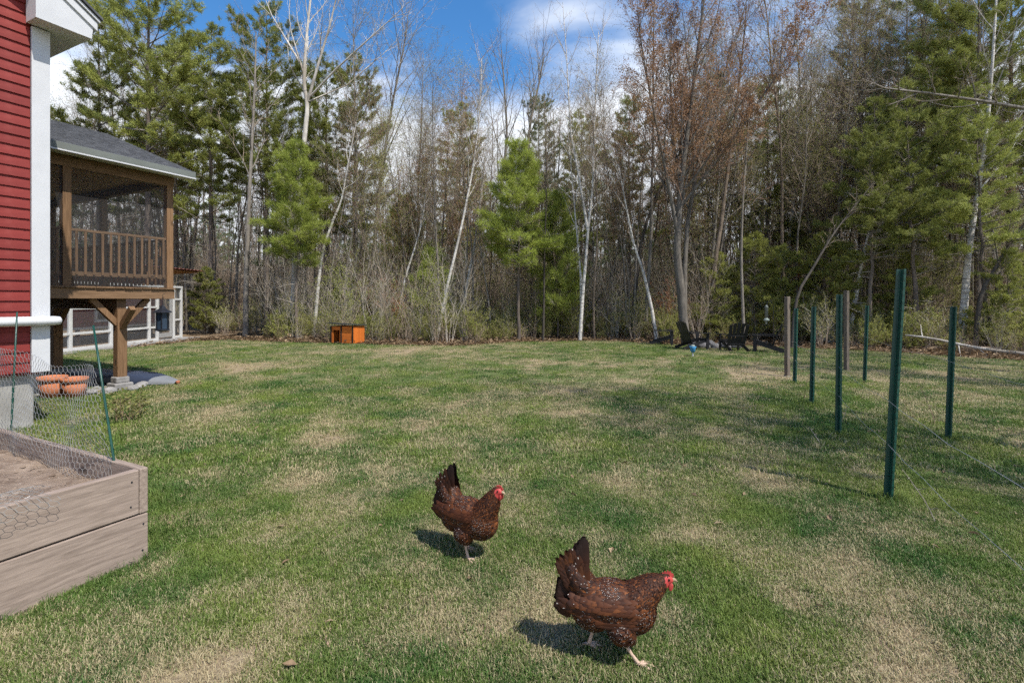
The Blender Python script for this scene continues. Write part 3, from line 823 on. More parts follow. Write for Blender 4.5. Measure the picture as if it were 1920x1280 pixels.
# chicken wire along the far plank, on two green stakes
wire_fence = tag(empty('chicken_wire_fence', BED_E, HROT), 'sagging chicken wire on two thin green stakes along raised bed', 'wire fence')
def to_local(p):
    q = Vector((p[0], p[1], 0)) - BED_E
    return Vector((q.dot(D1), q.dot(D2), p[2] if len(p) > 2 else 0))
st1a = Vector((-.07, .62, .36)); 
b = MB()
def stake(base_uv, top_uv, Yb, Yt):
    a = to_local(at(base_uv[0], base_uv[1], Yb)); c = to_local(at(top_uv[0], top_uv[1], Yt))
    b = MB(); b.tube([a + (a - c) * .12, a, a.lerp(c, .5), c], [.0075, .0075, .0075, .006], 8, cap=True)
    b.build('stake', M['green_steel'], wire_fence, smooth=True); return a, c
s2a, s2c = stake((217, 885), (175, 610), 2.99, 3.12)
s1a, s1c = stake((20, 828), (32, 585), 3.95, 3.98)
def hexwire(sx, sy, cell, fn, rad, mb, skip=lambda s, z: False):
    # hexagons twisted at their upright sides
    h = cell; w = cell * 0.9
    nx = int(sx / w); nz = int(sy / (h * .75))
    for i in range(nx):
        for j in range(nz):
            ox = (w / 2) * (j % 2); x = i * w + ox; z = j * h * .75
            if skip(x, z): continue
            p = [(x, z + h * .25), (x, z + h * .75), (x + w / 2, z + h), (x + w, z + h * .75)]
            mb.tube([fn(*p[0]), fn(*p[1])], [rad * 1.5] * 2, 3)
            mb.tube([fn(*p[1]), fn(*p[2]), fn(*p[3])], [rad] * 3, 3)
SX, SZ = 2.35, .78
def fwire(s, z):
    # s runs from stake 2 outwards along the far plank
    base = Vector((-.075, s2a.y - .02 + s, .38))
    lean = (1 - min(1, s / .9)) ; top = .22 * math.sin(s * 2.1) * .0
    zz = .37 + z * (1.0 - .06 * math.sin(s * 2.6 + .4))
    off = s2c - s2a
    sh = off * (z / .98) * lean
    wob = .018 * math.sin(s * 9 + z * 7) + .012 * math.sin(z * 13 - s * 4)
    return (base.x + sh.x * .6 + wob, base.y + sh.y * .6, zz + .012 * math.sin(s * 7))
b = MB(); hexwire(SX, SZ, .05, fwire, .0011, b); b.build('wire_mesh', M['wire'], wire_fence)
def fspill(s, z):
    # loose end of the wire flopped over the front plank
    x = -.45 - s; out = z
    if out < .25: return (x + .05 * math.sin(out * 20), TK + .14 - out * .7, .45 + .22 * math.sin(min(1, out / .25) * 1.9) * .55 + .01 * math.sin(s * 17))
    q = out - .25
    return (x + .05 * math.sin(q * 11), -.02 - .03 * math.sin(q * 9 + s * 4) - .012, .545 - q * .8 + .03 * math.sin(s * 8))
b = MB(); hexwire(.75, .45, .045, fspill, .0008, b, lambda s, z: z > .3 + .2 * s); b.build('loose_wire', M['wire'], wire_fence)

# ------------------------------------------------------------------ tree makers
def nrm(v): return v / (np.linalg.norm(v) + 1e-9)
def side_dir(d, ang, az):
    ref = np.array((0., 0., 1.)) if abs(d[2]) < .95 else np.array((1., 0., 0.))
    a = nrm(np.cross(d, ref)); c = np.cross(a, d)
    return nrm(d * math.cos(ang) + (a * math.cos(az) + c * math.sin(az)) * math.sin(ang))
def grow(mbs, P0, D, L, r, lvl, S, g, path=None, tips=None):
    sp = S[lvl]; n = sp['n']
    if path is not None:
        pts = [np.array(p, float) for p in path]; n = len(pts) - 1
        L = sum(np.linalg.norm(pts[i+1] - pts[i]) for i in range(n))
        rad = [r * (1 - (i / n) * (1 - sp['tip'])) for i in range(n + 1)]
    else:
        pts = [P0]; rad = [r]; d = D.copy()
        for i in range(n):
            d = d + g.normal(0, sp['wob'], 3); d[2] += sp['up']; d = nrm(d)
            pts.append(pts[-1] + d * (L / n)); rad.append(r * (1 - ((i + 1) / n) * (1 - sp['tip'])))
    mbs[sp['mb']].tube(pts, rad, sp['k'])
    if lvl + 1 < len(S):
        c = S[lvl + 1]; m = c['count']
        az0 = g.uniform(0, 6.28)
        for j in range(m):
            f = c['f0'] + (c.get('f1', 1.0) - c['f0']) * (j + g.random() * .9) / m
            q = f * n; i = min(n - 1, int(q)); t_ = q - i
            p = pts[i] * (1 - t_) + pts[i+1] * t_; rl = rad[i] * (1 - t_) + rad[i+1] * t_
            d = nrm(pts[i+1] - pts[i])
            nd = side_dir(d, c['ang'] * g.uniform(.7, 1.3), az0 + 2.4 * j + g.normal(0, .4))
            l = L * c['len'] * (1 - c['taper'] * f) * g.uniform(.6, 1.25)
            grow(mbs, p, nd, l, min(rl * .75, max(c['rmin'], rl * c['rr'])), lvl + 1, S, g, None, tips)
    elif tips is not None:
        tips.append((pts[-1], nrm(pts[-1] - pts[-2]))); tips.append((pts[len(pts)//2], nrm(pts[-1] - pts[-2])))
def blade(mb, p, d, l, w, g, mat=0):
    s = nrm(np.cross(d, g.normal(0, 1, 3))) * (w / 2)
    q = p + d * l
    mb.add([p - s * .4, p + s * .4, p + d * l * .55 + s, q, p + d * l * .55 - s], [(0, 1, 2, 3, 4)], mat)
def clump(mb, p, g, n, l, w, up=0.0, mat=0):
    for _ in range(n):
        d = g.normal(0, 1, 3); d[2] += up; blade(mb, p + g.normal(0, .01, 3), nrm(d), l * g.uniform(.6, 1.2), w, g, mat)

def blades(mb, P, D, l, w, g, mat=0):
    """many thin kite shaped leaves or needles at once"""
    P = np.asarray(P); D = np.asarray(D); n = len(P)
    if n == 0: return
    D = D / (np.linalg.norm(D, axis=1, keepdims=True) + 1e-9)
    S_ = np.cross(D, g.normal(0, 1, (n, 3))); S_ /= (np.linalg.norm(S_, axis=1, keepdims=True) + 1e-9)
    l = np.broadcast_to(l, (n,))[:, None]; S_ = S_ * (np.broadcast_to(w, (n,))[:, None] / 2)
    V = np.stack([P, P + D * l * .5 + S_, P + D * l, P + D * l * .5 - S_], 1).reshape(-1, 3)
    b = len(mb.v); mb.v.extend(map(tuple, V.tolist()))
    mb.f.extend([(b + 4*i, b + 4*i + 1, b + 4*i + 2, b + 4*i + 3) for i in range(n)]); mb.m.extend([mat] * n)

def hardwood(seed, H, r0, f0=.35, n1=16, n2=9, n3=5, ang=.75, wob=.05, twig_r=.006, len1=.34, path=None, buds=0, budl=.05, budw=.02, up1=.10, tip0=.12):
    g = np.random.default_rng(seed); mbs = [MB(), MB()]; tips = [] if buds else None
    S = [dict(n=10, wob=wob, up=.03, k=8, mb=0, tip=tip0),
         dict(n=6, wob=.10, up=up1, k=5, mb=0, tip=.22, count=n1, f0=f0, ang=ang, len=len1, taper=.45, rr=.45, rmin=.014),
         dict(n=4, wob=.16, up=.07, k=3, mb=1, tip=.3, count=n2, f0=.15, ang=.72, len=.42, taper=.35, rr=.45, rmin=twig_r * 1.3),
         dict(n=3, wob=.2, up=.07, k=3, mb=1, tip=.4, count=n3, f0=.15, ang=.7, len=.48, taper=.3, rr=.5, rmin=twig_r)]
    if n3 == 0: S = S[:3]
    grow(mbs, np.array((0., 0., -.15)), np.array((0., 0., 1.)), H, r0, 0, S, g, path, tips)
    if buds:
        Pt = np.repeat(np.array([p for p, d in tips]), buds, 0); n_ = len(Pt)
        blades(mbs[1], Pt + g.normal(0, .04, (n_, 3)), g.normal(0, 1, (n_, 3)) + (0, 0, .3), budl * g.uniform(.6, 1.3, n_), budw, g, 1)
    return mbs
def pine(seed, H, r0, f0, width, nb=46, dead=14, top=0.0, tuft_l=.16, tuft_n=9, tw=11, tuft_w=.016, droop=-.05, shape=.8, path=None, lean=0.0):
    g = np.random.default_rng(seed); tr, cr = MB(), MB()
    n = 12
    if path is None:
        pts = [np.array((lean * (i / n) ** 1.5 + g.normal(0, .02), g.normal(0, .02), -.15 + (H + .15) * i / n)) for i in range(n + 1)]
    else:
        pts = [np.array(p, float) for p in path]; n = len(pts) - 1
    rad = [max(.012, r0 * (1 - .93 * i / n)) for i in range(n + 1)]
    tr.tube(pts, rad, 8)
    def at_f(f):
        q = min(f, .999) * n; i = int(q); return pts[i] * (1 - q + i) + pts[i+1] * (q - i), rad[i]
    for k in range(dead):
        f = g.uniform(.12, f0 + .1); p, r_ = at_f(f); az = g.uniform(0, 6.28)
        d = np.array((math.cos(az), math.sin(az), g.uniform(-.1, .35))); L = width * g.uniform(.25, .6)
        q = [p, p + d * L * .5 + g.normal(0, .04, 3), p + d * L + g.normal(0, .08, 3)]
        tr.tube(q, [.018, .012, .006], 3, 1)
        for _ in range(4):
            s_ = g.uniform(.3, .95); pp = q[0] + (q[2] - q[0]) * s_; e = pp + nrm(d + g.normal(0, .7, 3)) * L * .3
            tr.tube([pp, (pp + e) / 2 + g.normal(0, .03, 3), e], [.007, .005, .003], 3, 1)
    az = 0.0; TP, TD = [], []
    for k in range(nb):
        f = f0 + (1 - f0) * ((k + g.random()) / nb); p, r_ = at_f(f); az += 2.4 + g.normal(0, .5)
        h = (f - f0) / (1 - f0)
        prof = (min(1, h / .22) * .45 + .55) * (1 - h) ** shape + .05
        L = width * prof * g.uniform(.5, 1.3)
        if H > 9 and noise.noise(Vector((f * 5 + seed, math.cos(az) * .9, math.sin(az) * .9))) < -.22: L *= .45
        el = .05 + .75 * h + g.normal(0, .12)
        d = nrm(np.array((math.cos(az) * math.cos(el), math.sin(az) * math.cos(el), math.sin(el) + droop)))
        m = 5; q = [p]; dd = d.copy()
        for i in range(m):
            dd = nrm(dd + g.normal(0, .09, 3) + np.array((0, 0, .05))); q.append(q[-1] + dd * L / m)
        rb_ = min(r_ * .5, .012 + L * .012)
        tr.tube(q, [rb_ * (1 - .8 * i / m) for i in range(m + 1)], 3, 1)
        nt = max(4, int(tw * L / width * 1.4))
        for j in range(nt):
            s_ = g.uniform(.3, 1.0); i = min(m - 1, int(s_ * m)); pp = q[i] + (q[i+1] - q[i]) * (s_ * m - i)
            bd = nrm(q[i+1] - q[i]); sg = 1 if j % 2 else -1
            sd = nrm(np.cross(bd, np.array((0, 0, 1.)))) * sg
            td = nrm(bd * g.uniform(.3, .9) + sd * g.uniform(.4, 1.0) + np.array((0, 0, g.uniform(.0, .45))))
            tl = L * .34 * (1.25 - s_) * g.uniform(.6, 1.3) + .12
            e = pp + td * tl
            cr.tube([pp, e], [.005, .003], 3, 1)
            for c_ in range(max(2, int(tl / .13))):
                tp = pp + td * tl * (.35 + .65 * (c_ + g.random()) / max(2, int(tl / .13)))
                TP.append(tp); TD.append(td)
    TP = np.repeat(np.array(TP), tuft_n, 0); TD = np.repeat(np.array(TD), tuft_n, 0); n_ = len(TP)
    blades(cr, TP + g.normal(0, .025, (n_, 3)), TD * .7 + g.normal(0, .62, (n_, 3)) + (0, 0, .2), tuft_l * g.uniform(.7, 1.25, n_), tuft_w, g, 0)
    return [tr, cr]
def shrub(seed, H, stems, leafy=0, spread=.5, n2=6, r=.012, mat_leaf=1):
    g = np.random.default_rng(seed); mb, lf = MB(), MB()
    S = [dict(n=6, wob=.12, up=.04, k=4, mb=0, tip=.25),
         dict(n=3, wob=.2, up=.08, k=3, mb=1, tip=.4, count=n2, f0=.2, ang=.6, len=.4, taper=.4, rr=.5, rmin=.004),
         dict(n=2, wob=.2, up=.08, k=3, mb=1, tip=.5, count=3, f0=.3, ang=.6, len=.5, taper=.4, rr=.6, rmin=.003)]
    tips = []
    for s in range(stems):
        a = g.uniform(0, 6.28); e = g.uniform(.05, spread)
        d = nrm(np.array((math.cos(a) * e, math.sin(a) * e, 1.)))
        grow([mb, lf], np.array((math.cos(a) * .1, math.sin(a) * .1, -.08)), d, H * g.uniform(.55, 1.05), r, 0, S, g, None, tips)
    if leafy:
        Pt = np.repeat(np.array([p for p, d in tips]), leafy, 0); n_ = len(Pt)
        blades(lf, Pt + g.normal(0, .03, (n_, 3)), g.normal(0, 1, (n_, 3)) + (0, 0, .3), .045 * g.uniform(.6, 1.3, n_), .03, g, 1)
    return [mb, lf]

class Kind:
    """One tree shape: its trunk and crown meshes, shared by all its copies."""
    def __init__(s, mbs, mt, mc, parts=('trunk', 'crown')):
        s.me = [mbs[0].mesh(parts[0], mt, True), mbs[1].mesh(parts[1], mc)]
        s.parts = parts
    def place(s, name, loc, label, cat='tree', group=None, rz_=0., sc=1., tilt=(0, 0)):
        o = empty(name, loc); o.rotation_euler = (tilt[0], tilt[1], rz_)
        o.scale = (sc, sc, sc) if not isinstance(sc, tuple) else sc
        tag(o, label, cat, group)
        for p, me in zip(s.parts, s.me):
            q = inst(p, me, o)
            if p == 'twigs': q['kind'] = 'stuff'
        return o
def gz(x, y): return 0.012 * max(0., min(y, 60) - 19) - .03
def base(u, Y): 
    x = (u - U0) / FPX * Y; return Vector((x, Y, gz(x, Y)))
def path_px(pts, Y, dy=None):
    """tree centre line: photo points at the tree's own distance, leaning a little in depth too"""
    b0 = base(pts[0][0], Y); res = []
    for i, (u, v) in enumerate(pts):
        yy = Y + (dy[i] if dy else 0.0)
        p = at(u, v, yy); res.append(np.array((p.x - b0.x, p.y - b0.y, p.z - b0.z)))
    res[0] = np.array((0, 0, -.15))
    return b0, res

g0 = np.random.default_rng(42)
HB = ['bark_grey', 'twig']; HR = ['bark_brown', 'twig_red']
# shared shapes for the wood
poles = [Kind(hardwood(100 + i, H, r, f0=.42, n1=n1, n2=10, n3=7, ang=.7, wob=.035, len1=.28, twig_r=.008, buds=1, budl=.06, budw=.022), M[bm], [M[tm], M[['bud_olive', 'bud_olive', 'bud', 'bud_olive', 'leaf_green'][i]]])
         for i, (H, r, n1, bm, tm) in enumerate([(13.5, .06, 26, 'bark_grey', 'twig'), (15, .08, 28, 'bark_brown', 'twig'),
                                                 (12, .045, 24, 'bark_grey', 'twig_red'), (16, .095, 30, 'bark_grey', 'twig'), (10.5, .042, 24, 'bark_dark', 'twig')])]
budded = [Kind(hardwood(200 + i, H, r, f0=.28, n1=22, n2=9, n3=6, ang=.62, wob=.05, len1=.32, buds=3, budl=.07, budw=.03, twig_r=.007), M[bm], [M['twig_red'], M[lm]])
          for i, (H, r, bm, lm) in enumerate([(13, .09, 'bark_brown', 'bud'), (11.5, .08, 'bark_grey', 'bud'), (10, .065, 'bark_brown', 'bud_olive')])]
PM = lambda n: ([M['bark_pine'], M['twig_dead']], [M[n], M['twig_dead']])
tall = [Kind(pine(300, 17, .17, .40, 3.3, 84, 40, tuft_n=17, tw=22, tuft_l=.17, tuft_w=.02, shape=.42), *PM('needle')),
        Kind(pine(301, 15.5, .15, .36, 3.0, 78, 36, tuft_n=17, tw=21, tuft_l=.17, tuft_w=.02, shape=.42), *PM('needle')),
        Kind(pine(302, 18, .18, .32, 3.1, 84, 40, tuft_n=17, tw=20, tuft_l=.17, tuft_w=.02, shape=.42), *PM('needle_blue'))]
young = [Kind(pine(310, 7.4, .075, .40, 1.6, 92, 8, tuft_n=10, tw=30, tuft_l=.20, tuft_w=.0115, shape=.55), *PM('needle_bright')),
         Kind(pine(311, 3.6, .045, .18, 1.15, 66, 3, tuft_n=10, tw=22, tuft_l=.18, tuft_w=.0115, shape=.55), *PM('needle_bright')),
         Kind(pine(312, 9.6, .09, .36, 2.3, 62, 16, tuft_n=15, tw=18, tuft_l=.16, tuft_w=.018, shape=.7), *PM('needle'))]
low = Kind(pine(313, 4.2, .05, .10, 1.5, 54, 3, tuft_n=12, tw=18, tuft_l=.14, tuft_w=.02, shape=.6), *PM('leaf_green'))
SB = ('stems', 'twigs')
shrubs = [Kind(shrub(400, 1.7, 13, 0, .55), M['twig'], [M['twig'], M['bud_olive']], SB),
          Kind(shrub(401, 2.1, 14, 3, .5), M['twig'], [M['twig_pale'], M['bud_olive']], SB),
          Kind(shrub(402, 1.5, 15, 4, .6), M['twig'], [M['twig'], M['leaf_green']], SB),
          Kind(shrub(403, 2.8, 10, 0, .4), M['twig_pale'], [M['twig'], M['bud']], SB),
          Kind(shrub(404, 1.9, 12, 4, .5), M['twig_red'], [M['twig_red'], M['leaf_rust']], SB)]

# ---- trees one can point to
# tall pines
for u, Y, k, sc, rz_, lab in [
    (278, 22.5, 0, 1.06, .3, 'tall broad pine rising above the porch roof, leftmost in frame'),
    (185, 25, 1, 1.02, 1.3, 'tall pine half hidden between house eave and porch roof'),
    (395, 23.5, 1, .92, 2.2, 'tall pine right of the big pine over the porch'),
    (500, 23.5, 0, .90, 4.1, 'tall pine behind the forked pale bare tree'),
    (665, 24.5, 1, .86, .9, 'tall pine standing left of the white cloud'),
    (612, 24, 1, .84, 5.0, 'pine right behind the forked pale bare tree, nearest the dog house'),
    (862, 26.5, 1, .76, 1.9, 'shorter pine behind the leaning white birch'),
    (1010, 29, 2, .74, 3.3, 'dusky pine behind the bright young pine'),
    (1180, 25.5, 1, .76, 2.9, 'pine behind the double birch and budding maple'),
    (1345, 27, 2, .76, .4, 'pine showing through the right half of the budding maple'),
    (1612, 25, 2, .93, 5.2, 'tall blue green pine with pointed top right of the maple'),
    (1765, 24, 2, .96, 1.1, 'tall blue green pine, second from the right edge'),
    (1895, 20.5, 2, .92, 2.6, 'tall dark pine cut by the right edge of the picture'),
    (1700, 20.5, 2, .80, 3.9, 'tall dark pine above the two right fence posts'),
    (1835, 17.5, 0, .86, 4.4, 'broad pine near the right edge behind the grey birch'),
    (1090, 31, 1, .84, 4.7, 'far pine between the double birch stems'),
    (1440, 24, 1, .78, 1.7, 'pine between the maple crown and the pale birch'),
    (330, 27, 0, .92, 3.6, 'tall pine right of the porch roof end'),
    (1500, 28, 1, .80, 2.2, 'pale pine between the maple and the pointed pine')]:
    tall[k].place('pine_tree', base(u, Y), lab, 'pine tree', 'tall pines', rz_, sc)
# young pines
young[0].place('young_pine', base(972, 18.7), 'bright green young pine in the middle of the wood edge', 'pine tree', None, 0.6, 1.0)
young[0].place('young_pine', base(556, 19.6), 'bright green young pine left of the orange dog house', 'pine tree', None, 2.6, (.95, .95, 1.03))
young[1].place('young_pine', base(812, 20.4), 'small bright young pine behind the leaning birch trunk', 'pine tree', None, 1.0, .98)
young[0].place('young_pine', base(758, 23.5), 'yellow green young pine between dog house and leaning birch', 'pine tree', None, 4.0, .86)
young[1].place('young_pine', base(1046, 19.6), 'slim young pine close right of the bright middle pine', 'pine tree', None, 3.0, (1.0, 1.0, 1.55))
for u, Y, rz_, sc, lab in [(1630, 16.5, .5, .86, 'dark trunked flat topped pine behind the tall fence post'),
                           (1722, 16.0, 2.4, .9, 'dark trunked pine between the two right fence posts'),
                           (1690, 18.5, 4.1, .88, 'slim dark pine directly above the tallest green post'),
                           (1850, 15.2, 3.0, .84, 'dark leaning pine by the right edge behind the fallen birch')]:
    young[2].place('dark_pine', base(u, Y), lab, 'pine tree', 'dark pines at right', rz_, sc, (0.0, .04))
for i, (u, Y, sc, lab) in enumerate([(1345, 19.4, .8, 'low leafy pine behind the left black chairs'), (1415, 18.8, .95, 'low leafy pine behind the middle black chair'),
                      (1465, 19.0, .85, 'low leafy pine behind the rightmost black chair'), (1545, 18.6, .95, 'low leafy pine behind the grey gate post'),
                      (1500, 22.5, 1.15, 'taller leafy pine deeper behind the chairs'), (1655, 20, .8, 'low leafy pine seen left of the tallest green post'), (1770, 19, .75, 'low leafy pine behind the fallen birch'),
                      (1590, 17.2, .8, 'low leafy pine right of the second grey post'), (1700, 16.6, .72, 'low leafy pine seen right of the tallest green post'), (1890, 14.6, .7, 'low leafy pine at the right edge'), (640, 22, .75, 'low leafy pine deep behind the dog house'), (385, 22.5, .7, 'low leafy pine beyond the chicken run corner'),
                      (1075, 21, .62, 'low leafy pine beside the double birch foot')]):
    low.place('low_pine', base(u, Y), lab, 'pine tree', 'low pines behind the chairs', i * 1.3, sc)

def hero(name, pts, Y, r, lab, bark_m, twig_m, cat='tree', f0=.4, n1=12, n2=6, n3=3, dy=None, seed=1, buds=0, bud_m='bud', len1=.22, ang=.6, tip0=.18, extra=None, twig_r=.006, budl=.05, budw=.02, up1=.1):
    b0, path = path_px(pts, Y, dy)
    # smooth the centre line
    P_ = [path[0]]
    for i in range(len(path) - 1):
        p0 = path[max(0, i-1)]; p1 = path[i]; p2 = path[i+1]; p3 = path[min(len(path)-1, i+2)]
        for t_ in (1/3, 2/3, 1.0):
            P_.append(.5 * (2*p1 + (p2-p0)*t_ + (2*p0-5*p1+4*p2-p3)*t_*t_ + (3*p1-p0-3*p2+p3)*t_**3))
    mbs = hardwood(seed, 10, r, f0, n1, n2, n3, ang, path=P_, buds=buds, len1=len1, tip0=tip0, twig_r=twig_r, budl=budl, budw=budw, up1=up1)
    for j, (q, rr_, kw) in enumerate(extra or []):
        ex_path = [np.array(at(u, v, Y + d_)) - np.array(b0) for u, v, d_ in q]
        m2 = hardwood(seed * 7 + j, 10, rr_, kw.get('f0', .25), kw.get('n1', 9), kw.get('n2', 5), kw.get('n3', 3), kw.get('ang', ang), path=ex_path, buds=buds, len1=kw.get('len1', .25), tip0=.15, twig_r=twig_r, budl=budl, budw=budw, up1=up1)
        for A, B in zip(mbs, m2): A.add(B.v, B.f); A.m[-len(B.m):] = B.m
    o = empty(name, b0); tag(o, lab, cat)
    mbs[0].build('trunk', M[bark_m], o, smooth=True); mbs[1].build('crown', [M[twig_m], M[bud_m]], o)
    return o
# birches
hero('birch_tree', [(818, 628), (838, 540), (862, 440), (884, 330), (895, 255), (901, 180), (903, 110)], 18.8, .065, 'white birch leaning right, left of the bright young pine', 'bark_birch', 'twig_red', f0=.42, n1=20, n3=4, seed=11, dy=[0, .1, .2, .3, .4, .4, .5])
hero('birch_tree', [(862, 600), (874, 545), (888, 470), (895, 420), (905, 340), (908, 290)], 20.2, .075, 'thin birch just right of the leaning white birch', 'bark_birch', 'twig', f0=.55, n1=8, seed=12)
hero('birch_tree', [(1087, 640), (1092, 560), (1098, 490), (1103, 428), (1112, 340), (1114, 245), (1118, 150), (1122, 60)], 18.6, .075, 'white forked double birch in the centre of the wood edge', 'bark_birch', 'twig', f0=.45, n1=20, n3=4, seed=13,
     extra=[([(1102, 432, 0), (1092, 370, .05), (1082, 310, .1), (1070, 250, .2), (1066, 180, .3), (1062, 100, .3), (1055, 5, .4)], .06, dict(f0=.3, n1=20, len1=.2)),
            ([(1090, 600, .1), (1089, 520, .2), (1080, 420, .3), (1072, 330, .4), (1064, 235, .5)], .055, dict(f0=.4, n1=9))])
hero('birch_tree', [(1233, 625), (1222, 580), (1206, 510), (1188, 455), (1170, 365), (1160, 310)], 18.3, .075, 'thin white birch leaning left behind the leftmost chair', 'bark_birch', 'twig', f0=.55, n1=7, seed=14)
hero('birch_tree', [(588, 600), (602, 490), (622, 420), (640, 375), (652, 310), (668, 230)], 20.5, .075, 'thin birch leaning right beside the left young pine', 'bark_birch', 'twig', f0=.6, n1=7, seed=15)
hero('birch_tree', [(738, 610), (758, 530), (776, 470), (790, 420), (800, 350)], 20.0, .055, 'slender birch leaning over between dog house and small pine', 'bark_birch', 'twig', f0=.55, n1=6, seed=16)
hero('birch_tree', [(1468, 600), (1477, 480), (1487, 380), (1494, 280), (1497, 190), (1502, 110)], 23, .11, 'upright pale birch behind the rightmost black chair', 'bark_birch', 'twig_red', f0=.5, n1=12, seed=17, buds=2)
hero('birch_tree', [(1800, 655), (1808, 570), (1815, 480), (1830, 380), (1850, 240), (1862, 100), (1870, -40)], 15.6, .12, 'stout grey birch rising behind the rightmost green post', 'bark_birch', 'twig_pale', f0=.5, n1=12, seed=18)
hero('birch_tree', [(1588, 660), (1604, 560), (1618, 480), (1640, 400), (1655, 350)], 17.2, .085, 'leaning grey birch by the second grey wooden post', 'bark_birch', 'twig', f0=.55, n1=6, seed=19)
# big bare trees
hero('forked_tree', [(548, 632), (552, 520), (558, 400), (572, 250), (576, 200), (570, 150), (574, 80), (582, 0), (590, -90)], 21.5, .145, 'large pale barked bare tree forking high in front of pines', 'bark_pale', 'twig_pale', f0=.55, n1=12, n2=6, n3=4, seed=21, len1=.26, ang=.5, tip0=.22,
     extra=[([(577, 190, 0), (600, 110, -.3), (618, 50, -.5), (632, -10, -.8), (640, -70, -1)], .07, dict(f0=.2, n1=9, len1=.35)),
            ([(578, 185, 0), (630, 130, -.5), (690, 75, -.9), (740, 30, -1.2), (780, -10, -1.4)], .048, dict(f0=.3, n1=10, len1=.35)),
            ([(570, 130, 0), (540, 80, .3), (510, 30, .4), (490, -20, .5)], .05, dict(f0=.3, n1=8, len1=.35)),
            ([(580, 190, 0), (650, 160, .6), (720, 100, 1.0), (770, 50, 1.3)], .034, dict(f0=.3, n1=9, len1=.35))])
hero('maple_tree', [(1287, 612), (1276, 540), (1270, 480), (1272, 420), (1278, 340), (1290, 240), (1305, 120), (1320, 0), (1330, -110)], 17.3, .17, 'large multi stemmed maple with rusty buds behind the black chairs', 'bark_grey', 'twig_red', f0=.38, n1=26, n2=10, n3=6, seed=22, len1=.30, buds=4, budl=.07, budw=.028, ang=.5, tip0=.12, twig_r=.007,
     extra=[([(1283, 590, .1), (1284, 500, .3), (1290, 410, .5), (1310, 300, .8), (1340, 190, 1.2), (1385, 60, 1.5), (1410, -40, 1.8)], .10, dict(f0=.3, n1=20, n2=9, n3=6, len1=.28)),
            ([(1272, 450, 0), (1258, 370, -.2), (1240, 280, -.4), (1222, 190, -.6), (1205, 100, -.8), (1195, 20, -1)], .075, dict(f0=.2, n1=18, n2=9, n3=6, len1=.3)),
            ([(1275, 390, 0), (1330, 320, -.4), (1390, 240, -.8), (1450, 150, -1.2), (1510, 50, -1.5)], .06, dict(f0=.2, n1=18, n2=9, n3=6, len1=.3)),
            ([(1278, 360, .2), (1262, 260, .5), (1256, 150, .9), (1260, 40, 1.2)], .06, dict(f0=.15, n1=18, n2=9, n3=6, len1=.3))])
hero('bare_tree', [(1330, 610), (1340, 500), (1352, 420), (1362, 340), (1378, 220), (1392, 100), (1400, 10)], 19.2, .11, 'brown trunked bare tree just right of the big maple', 'bark_brown', 'twig_red', f0=.5, n1=14, seed=23, buds=2)
hero('bare_tree', [(1396, 640), (1392, 560), (1390, 470), (1394, 360), (1402, 250), (1408, 170)], 17.6, .065, 'thin grey bare tree behind the facing black chair', 'bark_grey', 'twig_red', f0=.5, n1=9, seed=24, buds=2)
hero('bare_tree', [(1182, 590), (1196, 500), (1206, 440), (1228, 375), (1262, 310), (1300, 240), (1335, 190)], 19.6, .085, 'dark crooked bare tree leaning right towards the maple', 'bark_dark', 'twig', f0=.4, n1=10, seed=25)
hero('bare_tree', [(1484, 650), (1494, 560), (1526, 500), (1562, 440), (1600, 390), (1640, 340)], 15.6, .055, 'thin dark tree leaning right over the rightmost black chair', 'bark_dark', 'twig', f0=.45, n1=8, seed=26)
hero('bare_tree', [(460, 628), (462, 520), (466, 400), (472, 280), (478, 150), (480, 60)], 20.6, .12, 'straight grey trunk standing between porch and forked pale tree', 'bark_grey', 'twig', f0=.5, n1=14, seed=27)
hero('bare_tree', [(1018, 640), (1020, 560), (1021, 470), (1024, 380), (1022, 280)], 18.6, .05, 'thin dark stem between the bright pine and the double birch', 'bark_dark', 'twig', f0=.4, n1=8, seed=28)
hero('bare_tree', [(1828, 660), (1838, 560), (1868, 500), (1905, 440), (1950, 380)], 14.6, .075, 'dark slanting tree leaning out at the right edge', 'bark_dark', 'twig', f0=.4, n1=8, seed=29)
hero('bare_tree', [(1842, 655), (1862, 570), (1880, 500), (1895, 440), (1915, 380)], 15.4, .06, 'dark slim tree behind the slanting tree at right edge', 'bark_dark', 'twig', f0=.4, n1=8, seed=30)
hero('bare_tree', [(940, 600), (944, 480), (940, 360), (950, 260), (946, 170), (940, 95)], 27, .13, 'tall grey bare tree rising behind the bright young pine', 'bark_grey', 'twig', f0=.42, n1=18, n2=7, n3=4, seed=31, len1=.3, ang=.45)
hero('bare_tree', [(1000, 600), (985, 400), (992, 250), (1010, 160), (1020, 105)], 28, .12, 'tall grey bare tree fanning out below the white cloud', 'bark_grey', 'twig', f0=.38, n1=18, n2=7, n3=4, seed=32, len1=.32, ang=.45)
hero('bare_tree', [(690, 620), (700, 480), (715, 330), (735, 200), (755, 100), (765, 40)], 23, .11, 'grey bare tree whose fine twigs cross the left side of the cloud', 'bark_grey', 'twig_pale', f0=.4, n1=18, n2=7, n3=4, seed=33, len1=.34, ang=.55)
